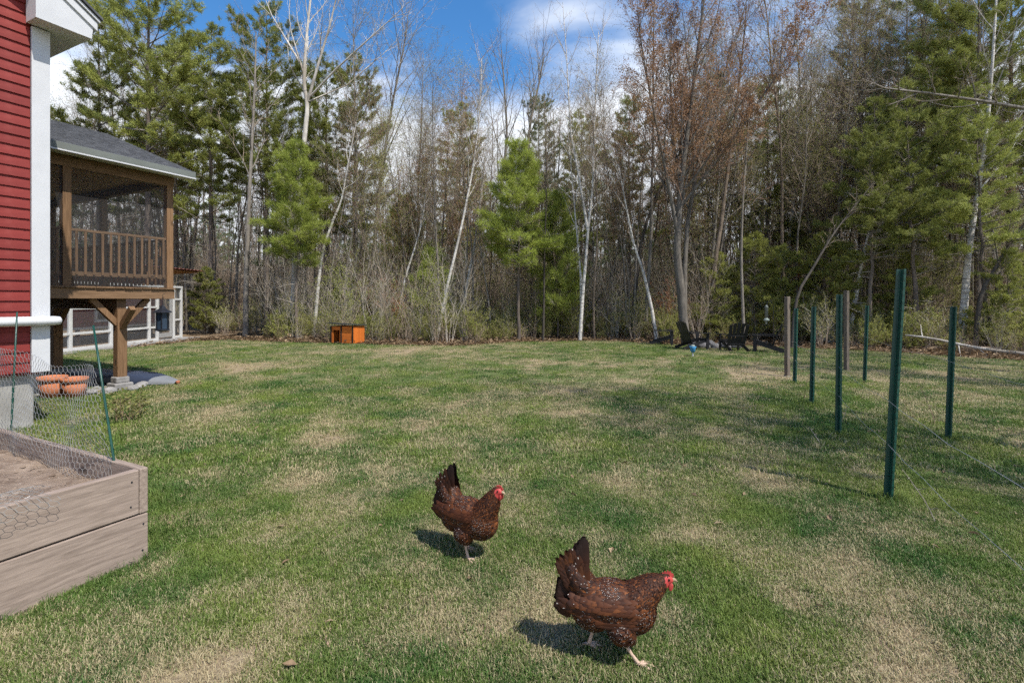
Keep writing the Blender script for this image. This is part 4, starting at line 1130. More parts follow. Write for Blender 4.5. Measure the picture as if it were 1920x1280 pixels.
# tree beyond the right edge whose pale limb reaches into the picture
o = empty('limb_tree', (11.6, 9.9, 0)); tag(o, 'tree at right edge with long pale bare limb reaching across', 'tree')
mbs = hardwood(34, 12, .16, .5, 12, 6, 3, .7)
limb = [np.array(p) - np.array((11.6, 9.9, 0)) for p in [(11.6, 9.9, 4.6), tuple(at(1990, 215, 9.7)), tuple(at(1920, 203, 9.5)), tuple(at(1830, 188, 9.3)), tuple(at(1740, 175, 9.1)), tuple(at(1660, 166, 8.9)), tuple(at(1615, 148, 8.7))]]
m2 = hardwood(35, 5, .042, .25, 16, 6, 3, .8, path=limb, len1=.2, tip0=.25, twig_r=.004)
o2 = mbs[0].build('trunk', M['bark_dark'], o, smooth=True); mbs[1].build('crown', M['twig'], o)
m2[0].build('limb', M['bark_grey'], o, smooth=True); m2[1].build('limb_twigs', M['twig'], o)
# trees to the right of the camera whose shade falls on the lawn
budded[0].place('bare_tree', (8.2, 2.4, 0), 'budding tree outside the frame at right, shading the lawn', 'tree', None, 1.0, 1.1)
poles[1].place('bare_tree', (7.4, 0.2, 0), 'bare tree outside the frame right of the camera', 'tree', None, 2.0, .95)
budded[1].place('bare_tree', (12.0, 5.6, 0), 'budding tree outside the frame beside the fenced plot', 'tree', None, .5, 1.0)
poles[3].place('bare_tree', (14.5, 9.0, 0), 'bare tree outside the frame behind the fenced plot', 'tree', None, 1.5, .9)

# ---- the many alike trees of the wood
def keep(x, Y):
    return Y > lawn_far(x) + 0.9
ZONES = [(330, 'behind the porch'), (430, 'beyond the chicken run'), (520, 'left of the forked pale tree'), (615, 'behind the forked pale tree'), (690, 'behind the orange dog house'),
         (790, 'right of the dog house'), (920, 'behind the leaning birch'), (1030, 'behind the bright young pine'), (1150, 'behind the double birch'), (1260, 'left of the maple'), (1340, 'behind the maple'),
         (1440, 'behind the black chairs'), (1560, 'behind the grey post'), (1680, 'left of the tallest green post'), (1800, 'behind the fallen birch'), (9999, 'by the right edge')]
RANK = ['nearest', 'second nearest', 'third nearest', 'fourth nearest', 'fifth nearest', 'sixth nearest', 'seventh nearest', 'eighth nearest', 'ninth nearest', 'tenth nearest']
def zone(u): return next(z for lim, z in ZONES if u < lim)
def ranked(spots, words):
    """spots: (u, Y, kind, ...) -> a label for each that says its kind, place and rank in depth"""
    by = {}
    for i, s_ in enumerate(spots): by.setdefault((s_[2], zone(s_[0])), []).append(i)
    lab = [None] * len(spots)
    for (k, z), ids in by.items():
        ids.sort(key=lambda i: spots[i][1])
        for r_, i in enumerate(ids): lab[i] = words[k] + ' ' + z if len(ids) == 1 else words[k] + ' ' + z + ', ' + RANK[min(r_, 9)] + ' of these'
    return lab
spots = []; tries = 0
while len(spots) < 190 and tries < 3000:
    tries += 1
    Y = 19.3 + 13.5 * g0.random() ** 1.5; u = g0.uniform(60, 1960); p = base(u, Y)
    if not keep(p.x, Y) or (p.x < -9.6 and Y < 23): continue
    if 730 < u < 1160 and g0.random() < .3: continue
    if u < 720 and Y < 26 and g0.random() < .5: continue
    spots.append((u, Y, int(g0.integers(5))))
for (u, Y, k), lab in zip(spots, ranked(spots, ['slim grey bare tree', 'straight brown bare tree', 'thin reddish twigged bare tree', 'tall thick grey bare tree', 'thin dark bare tree'])):
    sc = g0.uniform(.72, 1.0) * (.86 if 760 < u < 1200 else 1.0)
    poles[k].place('hardwood_tree', base(u, Y), lab, 'tree', ['slim grey hardwoods', 'brown hardwoods', 'thin reddish hardwoods', 'thick grey hardwoods', 'thin dark hardwoods'][k], g0.uniform(0, 6.28),
                   (sc, sc, sc * g0.uniform(.9, 1.15)), (g0.normal(0, .04), g0.normal(0, .05)))
spots = []
for i in range(30):
    spots.append((g0.choice([g0.uniform(1120, 1900), g0.uniform(600, 1000)], p=[.72, .28]), g0.uniform(20, 30), int(g0.integers(3))))
for (u, Y, k), lab in zip(spots, ranked(spots, ['brown budding tree', 'grey budding tree', 'olive budding tree'])):
    budded[k].place('budding_tree', base(u, Y), lab, 'tree', ['rusty budding trees', 'grey budding trees', 'olive budding trees'][k], g0.uniform(0, 6.28), g0.uniform(.6, .92), (g0.normal(0, .03), g0.normal(0, .03)))
for u, Y, sc, lab in [(700, 22, 1.1, 'rusty leaved beech sapling beside the yellow green pine'), (745, 19.8, .75, 'rusty leaved sapling behind the slender leaning birch'),
                      (1475, 21, 1.1, 'rusty leaved sapling behind the pale birch at right'), (1250, 19.5, .8, 'rusty leaved sapling left of the big maple')]:
    shrubs[4].place('beech_sapling', base(u, Y), lab, 'sapling', None, u, (sc, sc, sc * 1.8))
for i, (u, Y, k, sc, lab) in enumerate([(735, 19.2, 2, .95, 'pale green leafing shrub right of the orange dog house'), (862, 18.9, 2, .7, 'leafing shrub at the foot of the leaning birch'),
                        (1190, 18.6, 1, .85, 'olive twiggy shrub left of the leftmost chair'), (1310, 18.4, 3, .7, 'tan twiggy shrub behind the left black chairs'), (425, 21.2, 1, .7, 'olive shrub at the wood edge beyond the chicken run'),
                        (1262, 18.7, 2, .9, 'pale leafing shrub between the two left chairs'), (1345, 18.9, 2, 1.0, 'pale leafing shrub behind the fire ring'), (1412, 18.6, 1, .9, 'olive twiggy shrub behind the facing chair'), (1470, 17.8, 2, .95, 'pale leafing shrub behind the rightmost chair'),
                        (1545, 16.2, 1, .8, 'olive twiggy shrub between the two grey posts'), (1680, 15.2, 2, .8, 'pale leafing shrub behind the tallest green post'), (1735, 15.0, 1, .7, 'olive shrub left of the rightmost green post'), (640, 19.4, 1, .7, 'olive shrub behind the orange dog house')]):
    shrubs[k].place('shrub', base(u, Y), lab, 'shrub', None, i * 1.1, sc)

# undergrowth and the far depth of the wood, each one mass
def merged(name, mbs, mats):
    b = MB(); b.add(mbs[0].v, mbs[0].f, 0); b.add(mbs[1].v, mbs[1].f, 1); n0 = len(mbs[0].f)
    b.m[n0:] = [1 + x for x in mbs[1].m]
    return loose(name, b.mesh(name, mats))
brush = [merged('brush_clump', shrub(410, 1.6, 12, 0, .6), [M['twig'], M['twig'], M['bud_olive']]),
         merged('brush_clump', shrub(411, 2.2, 10, 4, .45), [M['twig_pale'], M['twig_pale'], M['bud_olive']]),
         merged('brush_clump', shrub(412, 1.2, 14, 3, .7), [M['twig_red'], M['twig'], M['bud_olive']]),
         merged('brush_clump', shrub(413, 3.2, 8, 0, .3), [M['twig'], M['twig'], M['bud']]),
         merged('sapling_clump', shrub(415, 5.2, 7, 2, .16, 12, .02), [M['twig'], M['twig'], M['bud_olive']]),
         merged('sapling_clump', shrub(416, 7.2, 5, 3, .14, 16, .024), [M['bark_brown'], M['twig'], M['leaf_green']]),
         merged('brush_clump', shrub(414, 1.5, 12, 6, .6), [M['twig'], M['twig'], M['leaf_green']])]
brush += [merged('stem_clump', shrub(417, 4.6, 6, 0, .2, 8, .016), [M['twig_pale'], M['twig_pale'], M['bud_olive']]),
          merged('stem_clump', shrub(418, 6.0, 4, 1, .16, 10, .018), [M['twig'], M['twig'], M['bud_olive']]),
          merged('stem_clump', shrub(419, 3.4, 6, 4, .3, 9, .012), [M['twig'], M['twig_pale'], M['leaf_green']])]
P, RO, SC, ID = [], [], [], []
for _ in range(1700):
    x = g0.uniform(-30, 34); y = lawn_far(x) + .7 + abs(g0.normal(0, 5.5)) 
    if (x < -9.6 and y < 22.5) or (3.0 < x < 10.5 and y < 18.4): continue
    P.append((x, y, gz(x, y) - .03)); RO.append((0, 0, g0.uniform(0, 6.28))); s = g0.uniform(.4, .9); SC.append((s, s, s)); ID.append(int(g0.choice(7, p=[.14, .18, .12, .10, .13, .13, .20]) if y > lawn_far(x) + 4 else g0.choice([0, 1, 2, 6, 6])))
for _ in range(170):
    x = g0.uniform(-26, 8.5); y = lawn_far(x) + .8 + 4.5 * g0.random()
    if (x < -9.6 and y < 22.5) or (3.0 < x < 10.5 and y < 18.4): continue
    P.append((x, y, gz(x, y) - .03)); RO.append((0, 0, g0.uniform(0, 6.28))); s = g0.uniform(.5, 1.05); SC.append((s, s, s)); ID.append(int(g0.choice([7, 8, 9], p=[.45, .3, .25])))
scatter('undergrowth', P, RO, SC, ID, brush, 'tangled twiggy undergrowth along the floor of the wood', 'undergrowth')
far_src = [merged('far_tree', hardwood(500 + i, H, r, .3, 12, 5, 3, .6, .04, .010, .26, buds=bd, budl=.12, budw=.05), [M[bm], M[tm], M['bud']])
           for i, (H, r, bm, tm, bd) in enumerate([(15, .15, 'bark_grey', 'twig', 0), (13, .11, 'bark_brown', 'twig', 0), (14, .13, 'bark_grey', 'twig_red', 1), (11, .09, 'bark_dark', 'twig', 0)])]
mbp = pine(520, 14, .2, .3, 3.0, 36, 12, tuft_n=7, tw=9, tuft_l=.3, tuft_w=.04)
b = MB(); b.add(mbp[0].v, mbp[0].f); b.add(mbp[1].v, mbp[1].f, 1); far_src.append(loose('far_pine', b.mesh('far_pine', [M['bark_pine'], M['needle_blue']])))
far_src.append(merged('far_thicket', shrub(521, 6.0, 16, 0, .5, 14, .03), [M['bark_brown'], M['twig'], M['bud']]))
P, RO, SC, ID = [], [], [], []
for i_ in range(1700):
    y = g0.uniform(31, 75); x = g0.uniform(-1.2, 1.2) * y
    if i_ > 1050: y = g0.uniform(30, 50); x = g0.uniform(-1.2, 1.2) * y
    P.append((x, y, gz(x, y) - .2)); RO.append((g0.normal(0, .03), g0.normal(0, .03), g0.uniform(0, 6.28)))
    s = g0.uniform(.65, .95); SC.append((s, s, s * g0.uniform(.85, 1.1))); ID.append(int(g0.choice(5, p=[.27, .25, .2, .16, .12])) if i_ <= 1050 else 5)
scatter('far_wood', P, RO, SC, ID, far_src, 'dense far trees filling the depth of the wood', 'wood')

# ------------------------------------------------------------------ dog house
dh_loc = gp(652, 643); DH = tag(empty('dog_house', dh_loc, R(-20)), 'small orange wooden dog house with flat black roof', 'dog house')
W_, D_, H_ = .98, .62, .62
for k in range(7):                                        # right hand side boards
    y0 = -D_ / 2 + k * D_ / 7
    b = MB(); b.box(W_/2 - .02, W_/2, y0 + .002, y0 + D_ / 7 - .002, .03, H_); b.build('side_board', M['orange_wood'], DH)
    b = MB(); b.box(-W_/2, -W_/2 + .02, y0 + .002, y0 + D_ / 7 - .002, .03, H_); b.build('side_board', M['orange_wood'], DH)
for k in range(5):
    z0 = .03 + k * (H_ - .03) / 5; z1 = z0 + (H_ - .03) / 5 - .004
    spans = [(-.01, W_/2 - .05)]
    for xa, xb in spans:
        b = MB(); b.box(xa, xb, -D_/2 - .012, -D_/2 + .01, z0, z1); b.build('front_board', M['orange_wood'], DH)
    b = MB(); b.box(-W_/2 + .021, W_/2 - .021, D_/2 - .02, D_/2 - .002, z0, z1); b.build('back_board', M['orange_wood'], DH)
for x0, x1, z0, z1 in ((-W_/2 + .021, -.37, .03, .60), (-.1, -.012, .03, .60), (-.37, -.1, .48, .60)):
    b = MB(); b.box(x0, x1, -D_/2 - .01, -D_/2 + .01, z0, z1); b.build('door_surround', M['orange_wood'], DH)
for x in (-W_/2 + .0, -.045, W_/2 - .045):
    b = MB(); b.box(x, x + .05, -D_/2 - .03, -D_/2 - .014, .0, H_); b.build('corner_post', M['dark_inside'], DH)
b = MB(); b.box(-W_/2 + .03, W_/2 - .03, -D_/2 + .03, D_/2 - .03, .03, .05); b.build('floor', M['dark_inside'], DH)
b = MB(); b.box(-W_/2 - .06, W_/2 + .06, -D_/2 - .09, D_/2 + .06, 0, .035); rf = b.build('roof', M['felt'], DH, bevel=.006); rf.location = (0, 0, H_ + .045); rf.rotation_euler = (R(-4), R(2), 0)

# ------------------------------------------------------------------ adirondack chairs and fire ring
def make_chair(loc, rz_, lab, sc=.78):
    c = tag(empty('adirondack_chair', loc, rz_), lab, 'chair', 'black adirondack chairs'); c.scale = (sc,) * 3
    bm_ = M['black_chair']
    for i in range(5):
        x = -.24 + i * .12; f = .06 * (1 - ((i - 2) / 2.2) ** 2)
        b = MB(); b.beam((x, .22, .20), (x * 1.12, .50, .90 + f), .105, .02, 0, (0, 1, .3)); b.build('back_slat', bm_, c)
    for i in range(6):
        y = -.28 + i * .095; z = .37 - i * .026
        b = MB(); b.box(-.28, .28, y, y + .08, z, z + .02); b.build('seat_slat', bm_, c)
    for s in (-1, 1):
        b = MB(); b.box(s * .36 - .065, s * .36 + .065, -.38, .36, .56, .582); b.build('arm', bm_, c)
        b = MB(); b.box(s * .31 - .018, s * .31 + .018, -.34, -.24, 0, .558); b.build('front_leg', bm_, c)
        b = MB(); b.beam((s * .28, -.30, .34), (s * .28, .55, .06), .03, .10); b.build('back_leg', bm_, c)
    b = MB(); b.box(-.33, .33, .33, .36, .52, .60); b.build('back_brace', bm_, c)
    b = MB(); b.box(-.28, .28, -.32, -.30, .28, .37); b.build('front_apron', bm_, c)
    return c
make_chair(gp(1245, 646), R(75), 'black adirondack chair farthest left, lowest, partly behind a birch', .86)
make_chair(gp(1302, 655), R(100), 'black adirondack chair in front of the big maple trunk', .93)
make_chair(gp(1374, 658), R(180), 'black adirondack chair squarely showing its back, in the middle of the row', .90)
make_chair(gp(1434, 660), R(-118), 'black adirondack chair in profile beside the grey wooden post', .90)
ctr = gp(1342, 650)
def rock(r, s):
    b = bmesh.new(); bmesh.ops.create_icosphere(b, subdivisions=2, radius=s)
    for v in b.verts:
        v.co *= 1 + .3 * noise.noise(v.co * (2 / s) * .5 + Vector((r, r, r))); v.co.z *= .65
    me = bpy.data.meshes.new('stone'); b.to_mesh(me); b.free(); me.materials.append(M['dark_rock']); return me
ringo = tag(empty('fire_ring', ctr), 'ring of dark stones between the black chairs', 'fire pit')
rk = [rock(1.3 * i, .17) for i in range(4)]
for i in range(13):
    a = i * 6.283 / 13; inst('stone', rk[i % 4], ringo, (.72 * math.cos(a), .6 * math.sin(a), .07), (0, 0, a), (1, .8, 1))
b = MB(); b.lathe([(0, .03), (.5, .02), (.68, -.02)], 16); b.build('ash', M['dark_rock'], ringo)

# small blue thing on the lawn
bl = tag(empty('lawn_ornament', gp(1299, 668)), 'small blue cup shaped ornament on short white stake before chairs', 'ornament')
b = MB(); b.tube([(0, 0, -.05), (0, 0, .12)], [.018, .018], 8, cap=True); b.build('stake', M['white'], bl)
b = MB(); b.lathe([(.0, .11), (.045, .11), (.07, .16), (.075, .22), (.095, .27), (.08, .275), (.06, .22), (0, .2)], 16); b.build('cup', M['blue'], bl, smooth=True)
b = MB(); b.lathe([(.045, .24), (.06, .27), (.05, .31), (.0, .325)], 14); b.build('cap', M['feeder_pale'], bl, smooth=True)

# tube bird feeder on a shepherd's hook beyond the chairs
p0 = base(1450, 16.6)
bf = tag(empty('tube_bird_feeder', p0), 'grey tube bird feeder with pale tray hanging behind the chairs', 'bird feeder')
dx = (1437 - 1450) / FPX * 16.6
b = MB(); b.tube([(0, 0, -.1), (0, 0, 1.4), (dx * .3, 0, 1.52), (dx * .8, 0, 1.52), (dx, 0, 1.42)], [.008] * 5, 6); b.build('hook_pole', M['feeder_dark'], bf)
b = MB(); b.lathe([(0, 1.42), (.03, 1.40), (.065, 1.33), (.05, 1.31), (.05, .98), (0, .97)], 14, (dx, 0, 0)); b.build('tube', M['gutter'], bf, smooth=True)
b = MB(); b.lathe([(0, .97), (.05, .97), (.10, .91), (.09, .88), (.04, .85), (.035, .76), (0, .75)], 16, (dx, 0, 0)); b.build('tray', M['feeder_pale'], bf, smooth=True)

# lantern shaped feeder under the porch corner
lp = PORCH_P + D1 * .56 - D2 * .10
lf = tag(empty('lantern_bird_feeder', (lp.x, lp.y, 0)), 'dark blue lantern shaped bird feeder hanging from porch corner', 'bird feeder')
b = MB(); b.tube([(0, 0, 1.40), (0, 0, 1.62), (.0, .06, 1.64)], [.004] * 3, 5); b.build('hanger', M['feeder_dark'], lf)
b = MB(); b.lathe([(0, 1.44), (.03, 1.42), (.06, 1.37), (.155, 1.315), (.16, 1.30), (0, 1.31)], 6); b.build('roof', M['feeder_dark'], lf)
b = MB(); b.lathe([(0, 1.305), (.085, 1.305), (.082, 1.01), (0, 1.01)], 6); b.build('seed_tube', M['feeder_body'], lf)
for i in range(6):
    a = i * 1.0472; b = MB(); b.tube([(.1 * math.cos(a), .1 * math.sin(a), 1.31), (.1 * math.cos(a), .1 * math.sin(a), 1.0)], [.008] * 2, 5); b.build('bar', M['feeder_dark'], lf)
b = MB(); b.lathe([(0, 1.0), (.115, 1.005), (.12, .985), (.06, .965), (0, .96)], 6); b.build('tray', M['feeder_dark'], lf)

# ------------------------------------------------------------------ under the porch: boat, pots, stones, bush
a_, c_ = Vector((-5.98, 8.80, 0)), Vector((-8.9, 9.75, 0))
bdir = (c_ - a_); L_ = bdir.length
boat = tag(empty('overturned_boat', a_, math.atan2(bdir.y, bdir.x)), 'overturned dark blue small boat with grey bow beneath the porch', 'boat')
def hull(x0, x1, n, grow_=1.0):
    b = MB(); k = 13
    for i in range(n + 1):
        x = x0 + (x1 - x0) * i / n; q = x / L_
        w = .34 * min(1, (q * 3.6 + .10)) ** .75 * min(1, ((1 - q) * 4 + .3)) ** .5; h = .165 * min(1, (q * 3.2 + .12)) ** .6 * min(1, ((1 - q) * 4 + .4)) ** .4
        for j in range(k):
            t_ = math.pi * j / (k - 1); cc, ss = math.cos(t_), math.sin(t_)
            b.v.append((x, w * grow_ * math.copysign(abs(cc) ** .7, cc), .03 + h * grow_ * abs(ss) ** .8))
    for i in range(n):
        for j in range(k - 1):
            b.f.append((i*k+j, (i+1)*k+j, (i+1)*k+j+1, i*k+j+1)); b.m.append(0)
    return b
hull(.40, L_, 24).build('hull', M['navy'], boat, smooth=True)
hull(0, .42, 10, 1.012).build('bow', M['hull_grey'], boat, smooth=True)
b = MB(); b.lathe([(0, -.02), (.03, -.015), (.035, .02), (0, .03)], 10, (-.01, 0, .06)); b.build('grab_loop', M['terracotta'], boat)
for i, (u, v, s, lab) in enumerate([(98, 744, 1.0, 'terracotta flower pot nearest the house foundation'), (140, 743, .92, 'terracotta flower pot right of the other, beneath the porch')]):
    p = gp(u, v); pt = tag(empty('flower_pot', p), lab, 'flower pot', 'terracotta pots'); pt.scale = (s,) * 3
    b = MB(); b.lathe([(0, 0), (.135, 0), (.172, .25), (.162, .25), (.12, .03), (0, .03)], 24); b.build('bowl', M['terracotta'], pt, smooth=True)
    b = MB(); b.lathe([(.168, .25), (.184, .25), (.190, .325), (.172, .33), (.166, .25)], 24); b.build('rim', M['terracotta'], pt, smooth=True)
    b = MB(); b.lathe([(0, .26), (.17, .255)], 16); b.build('soil', M['soil'], pt)
stones = [rock(3.1 * i + .5, .08) for i in range(4)]
for me in stones: me.materials[0] = M['rock']
P, RO, SC, ID = [], [], [], []
for _ in range(900):
    x = g0.uniform(-1.7, .62); y = g0.uniform(.0, 3.2); 
    if x > .35 and y < .0: continue
    p = PORCH_P + D1 * x + D2 * y; P.append((p.x, p.y, -.02)); s = g0.uniform(.25, .65); SC.append((s, s, s)); RO.append((0, 0, g0.uniform(0, 6))); ID.append(int(g0.integers(4)))
scatter('gravel', P, RO, SC, ID, [loose('pebble', m) for m in stones], 'grey gravel and small stones spread beneath the porch', 'gravel')
for i, (x, y, s) in enumerate([(-.26, -.12, 1.5), (.22, -.05, 1.3), (.05, -.17, 1.1), (.34, .08, 1.2), (-.45, .02, 1.2)]):
    p = PORCH_P + D1 * x + D2 * y
    o = inst('field_stone', stones[i % 4], None, (p.x, p.y, .03), (0, 0, i * 1.3), (s, s * .9, s))
    tag(o, ['largest rounded grey stone left of the front deck post', 'rounded grey stone right of the front deck post', 'small grey stone in front of the deck post', 'grey stone beside the bow of the boat', 'leftmost grey stone by the front deck post'][i], 'stone', 'stones around the deck post')
bush = Kind(shrub(430, .42, 10, 1, .5, 5, .005), M['twig_red'], [M['twig_red'], M['bud_olive']], SB)
bush.place('small_bush', gp(238, 786), 'small brown twiggy bush in lawn beside the wire fence', 'bush', None, .4, 1.05)

# ------------------------------------------------------------------ fenced plot at right
def tpost(pb, pt_, lab):
    a = gp(*pb); Y = a.y; c = at(pt_[0], pt_[1], Y + .03)
    o = tag(empty('steel_fence_post', a), lab, 'fence post', 'green steel fence posts')
    d = c - a; H = d.length; wv = .048; tk = .006
    b = MB()      # T section: flange and web
    ax = Vector((math.cos(R(172)), math.sin(R(172)), 0)); ay = Vector((-ax.y, ax.x, 0))
    sec = [(-.034, -.006), (.034, -.006), (.034, .001), (.008, .004), (.0065, .042), (-.0065, .042), (-.008, .004), (-.034, .001)]
    vs = [ax * x + ay * y for x, y in sec]
    lo = -d * .15; hi = d
    b.add([p + lo for p in vs] + [p + hi for p in vs], [(i, (i+1) % 8, 8 + (i+1) % 8, 8 + i) for i in range(8)] + [tuple(range(8, 16))])
    b.build('shaft', M['green_steel'], o, bevel=.0015)
    st = MB(); st.box(-.0075, .0075, .040, .0455, -.007, .007)
    sm_ = st.mesh('stud', M['green_steel'])
    n = int(H / .055)
    for k in range(n):
        p = d * ((k + .6) / n); pass
        s_ = inst('stud', sm_, o, p, (0, 0, R(172)))
    return a, c
plabs = ['tallest nearest green steel fence post, leaning slightly right', 'green steel fence post, second in the left row', 'green steel fence post, third in the left row',
         'green steel fence post, last of left row next to grey wooden post', 'green steel fence post standing alone near the right edge', 'short far green steel post behind the others in right row']
pp = [tpost(a, c, l) for (a, c), l in zip(POSTS, plabs)]
gps = []
for (bu, bv), (tu, tv), lab in (((1476, 706), (1478, 556), 'weathered grey wooden post at the far end of the left fence row'), ((1587, 696), (1590, 545), 'weathered grey wooden post behind the second green post')):
    a = gp(bu, bv); c = at(tu, tv, a.y); o = tag(empty('wooden_post', a, R(20)), lab, 'post')
    b = MB(); b.box(-.04, .04, -.04, .04, -.15, c.z); b.build('timber', M['post_grey'], o, bevel=.008)
    b = MB(); b.box(-.06, .06, -.06, .06, -.05, .02); b.build('stone_footing', M['rock'], o)
    gps.append((a, c))
rowdir = (pp[3][0] - pp[0][0]).normalized()
fr1 = pp[0][0] - rowdir * 2.2; fr2 = pp[4][0] - rowdir * 2.6
def strand(P_, zs, lab):
    b = MB(); q = []
    for i in range(len(P_) - 1):
        a = Vector((P_[i][0], P_[i][1], zs)); c = Vector((P_[i+1][0], P_[i+1][1], zs))
        for k in range(6):
            t_ = k / 6; m = a.lerp(c, t_); m.z -= .035 * math.sin(math.pi * t_) + .008 * math.sin(t_ * 17 + i); q.append(tuple(m))
    q.append((P_[-1][0], P_[-1][1], zs)); b.tube(q, [.0015] * len(q), 4)
    return tag(b.build('fence_wire', M['fence_wire']), lab, 'wire')
row1 = [fr1] + [p[0] for p in pp[:4]] + [gps[0][0]]; row2 = [fr2, pp[4][0], pp[5][0], gps[1][0]]
strand(row1, .775, 'upper thin wire strung along the left row of green posts')
strand(row1, .45, 'lower thin wire strung along the left row of green posts')
strand(row2, .86, 'thin wire strung along the right row of green posts')
def cane(u, v, h, lean, lab, seed, m='twig_red', thick=.005):
    p = gp(u, v); g = np.random.default_rng(seed); b = MB(); q = [np.array((0, 0, -.03))]; d = np.array((lean[0], lean[1], 1.))
    for i in range(6):
        d = d + g.normal(0, .16, 3) * (1, 1, .3); q.append(q[-1] + nrm(d) * h / 6)
    b.tube(q, [thick * (1 - .1 * i) for i in range(7)], 5)
    for i in (2, 4, 5):
        e = q[i] + nrm(np.array((g.normal(0, 1), g.normal(0, 1), .5))) * h * .16; b.tube([q[i], (q[i] + e) / 2 + g.normal(0, .008, 3), e], [thick * .6, thick * .5, thick * .3], 4)
    o = b.build('berry_cane', M[m]); o.location = p; tag(o, lab, 'cane', 'bare berry canes')
cane(1752, 795, .55, (.02, 0), 'thin bare brown cane standing right of the tallest green post', 1)
cane(1750, 985, .42, (.02, 0), 'pale dry cane in the grass below the lower wire', 2, 'twig_pale', .004)
cane(1918, 815, .5, (-.25, 0), 'thin bare cane at the right edge beyond the lone green post', 3)
cane(1508, 750, .4, (.05, 0), 'thin dark cane between the third and fourth green posts', 4)
cane(1572, 800, .3, (.4, 0), 'pale curling stem leaning on the second green post', 5, 'twig_pale', .004)
cane(1545, 835, .25, (-.7, -.2), 'pale dry stem bending from the second green post base', 6, 'twig_pale', .004)
# fallen birch on the right
fa, fc = at(1697, 628, 14.6), at(1990, 676, 12.6)
o = empty('fallen_birch', (fa + fc) / 2 * Vector((1, 1, 0)) if False else Vector(((fa.x + fc.x) / 2, (fa.y + fc.y) / 2, 0))); tag(o, 'slim fallen birch trunk lying propped behind the right posts', 'fallen tree')
b = MB(); q = [np.array(fa.lerp(fc, t_)) - np.array(o.location) + np.array((0, 0, .03 * math.sin(t_ * 9))) for t_ in np.linspace(0, 1, 9)]
b.tube(q, list(np.linspace(.025, .06, 9)), 8, cap=True); b.build('trunk', M['bark_pale'], o, smooth=True)
b = MB()
for k in (1, 3, 4, 6):
    e = q[k] + np.array((g0.normal(0, .2), g0.normal(0, .2), -.4 if k > 2 else .35)); b.tube([q[k], e], [.018, .008], 5)
b.build('branch_stub', M['bark_pale'], o)
b = MB(); q = [np.array((12.2, 15.2, .05)), np.array((13.4, 14.6, .12)), np.array((15, 14.0, .08)), np.array((17, 13.4, .1))]; b.tube(q, [.05, .07, .08, .09], 8, cap=True)
o = b.build('log', M['bark_brown']); tag(o, 'dark log lying on leaf litter along the right edge of lawn', 'log')
# stick on the lawn
p = gp(612, 1205); b = MB(); b.tube([(-.06, .09, .035), (-.02, .03, .045), (.01, -.02, .04), (.045, -.07, .03)], [.006, .008, .008, .005], 6, cap=True); b.tube([(-.02, .03, .045), (.0, .07, .05)], [.005, .003], 5)
o = b.build('stick', M['twig_red']); o.location = p + Vector((0, 0, -.012)); o.scale = (.85, .85, .8); tag(o, 'short dry stick lying in the grass at lower left', 'stick')

# ------------------------------------------------------------------ hens
def hen_mat(name):
    t = NT(name)
    tipv = t.n('ShaderNodeAttribute', attribute_name='tip').outputs['Fac']
    spot = t.n('ShaderNodeAttribute', attribute_name='spot').outputs['Fac']
    tone = t.n('ShaderNodeAttribute', attribute_name='tone').outputs['Fac']
    dark = t.n('ShaderNodeAttribute', attribute_name='dark').outputs['Fac']
    c = t.ramp(tone, [(0.0, (0.026, 0.010, 0.006)), (0.5, (0.076, 0.025, 0.010)), (1.0, (0.18, 0.060, 0.018))])
    c = t.mix(dark, c, (0.016, 0.012, 0.012))
    c = t.mix(t.math('MULTIPLY', t.ramp(tipv, [(0.55, 0.0), (0.72, 1.0)]), 0.55), c, (0.02, 0.010, 0.008))
    c = t.mix(t.math('MULTIPLY', spot, t.ramp(tipv, [(0.90, 0.0), (0.95, 1.0)])), c, (0.70, 0.64, 0.58))
    t.color(c); t.rough(0.6); t.bsdf.inputs['Specular IOR Level'].default_value = 0.18
    return t.mat
M['feather'] = hen_mat('brown_speckled_feather')
M['hen_skin'] = plain('brown_under_plumage', (0.045, 0.016, 0.008), 0.8, 0.3, 30)
M['hen_leg'] = plain('pale_scaly_leg', (0.50, 0.36, 0.27), 0.6, 0.2, 60, 0.4)
M['comb'] = plain('red_comb_skin', (0.42, 0.055, 0.05), 0.45, 0.25, 60, 0.3)
M['beak'] = plain('horn_beak', (0.34, 0.24, 0.15), 0.4, 0.2, 30)
M['eye'] = plain('dark_eye', (0.02, 0.012, 0.008), 0.08, 0.1, 10)

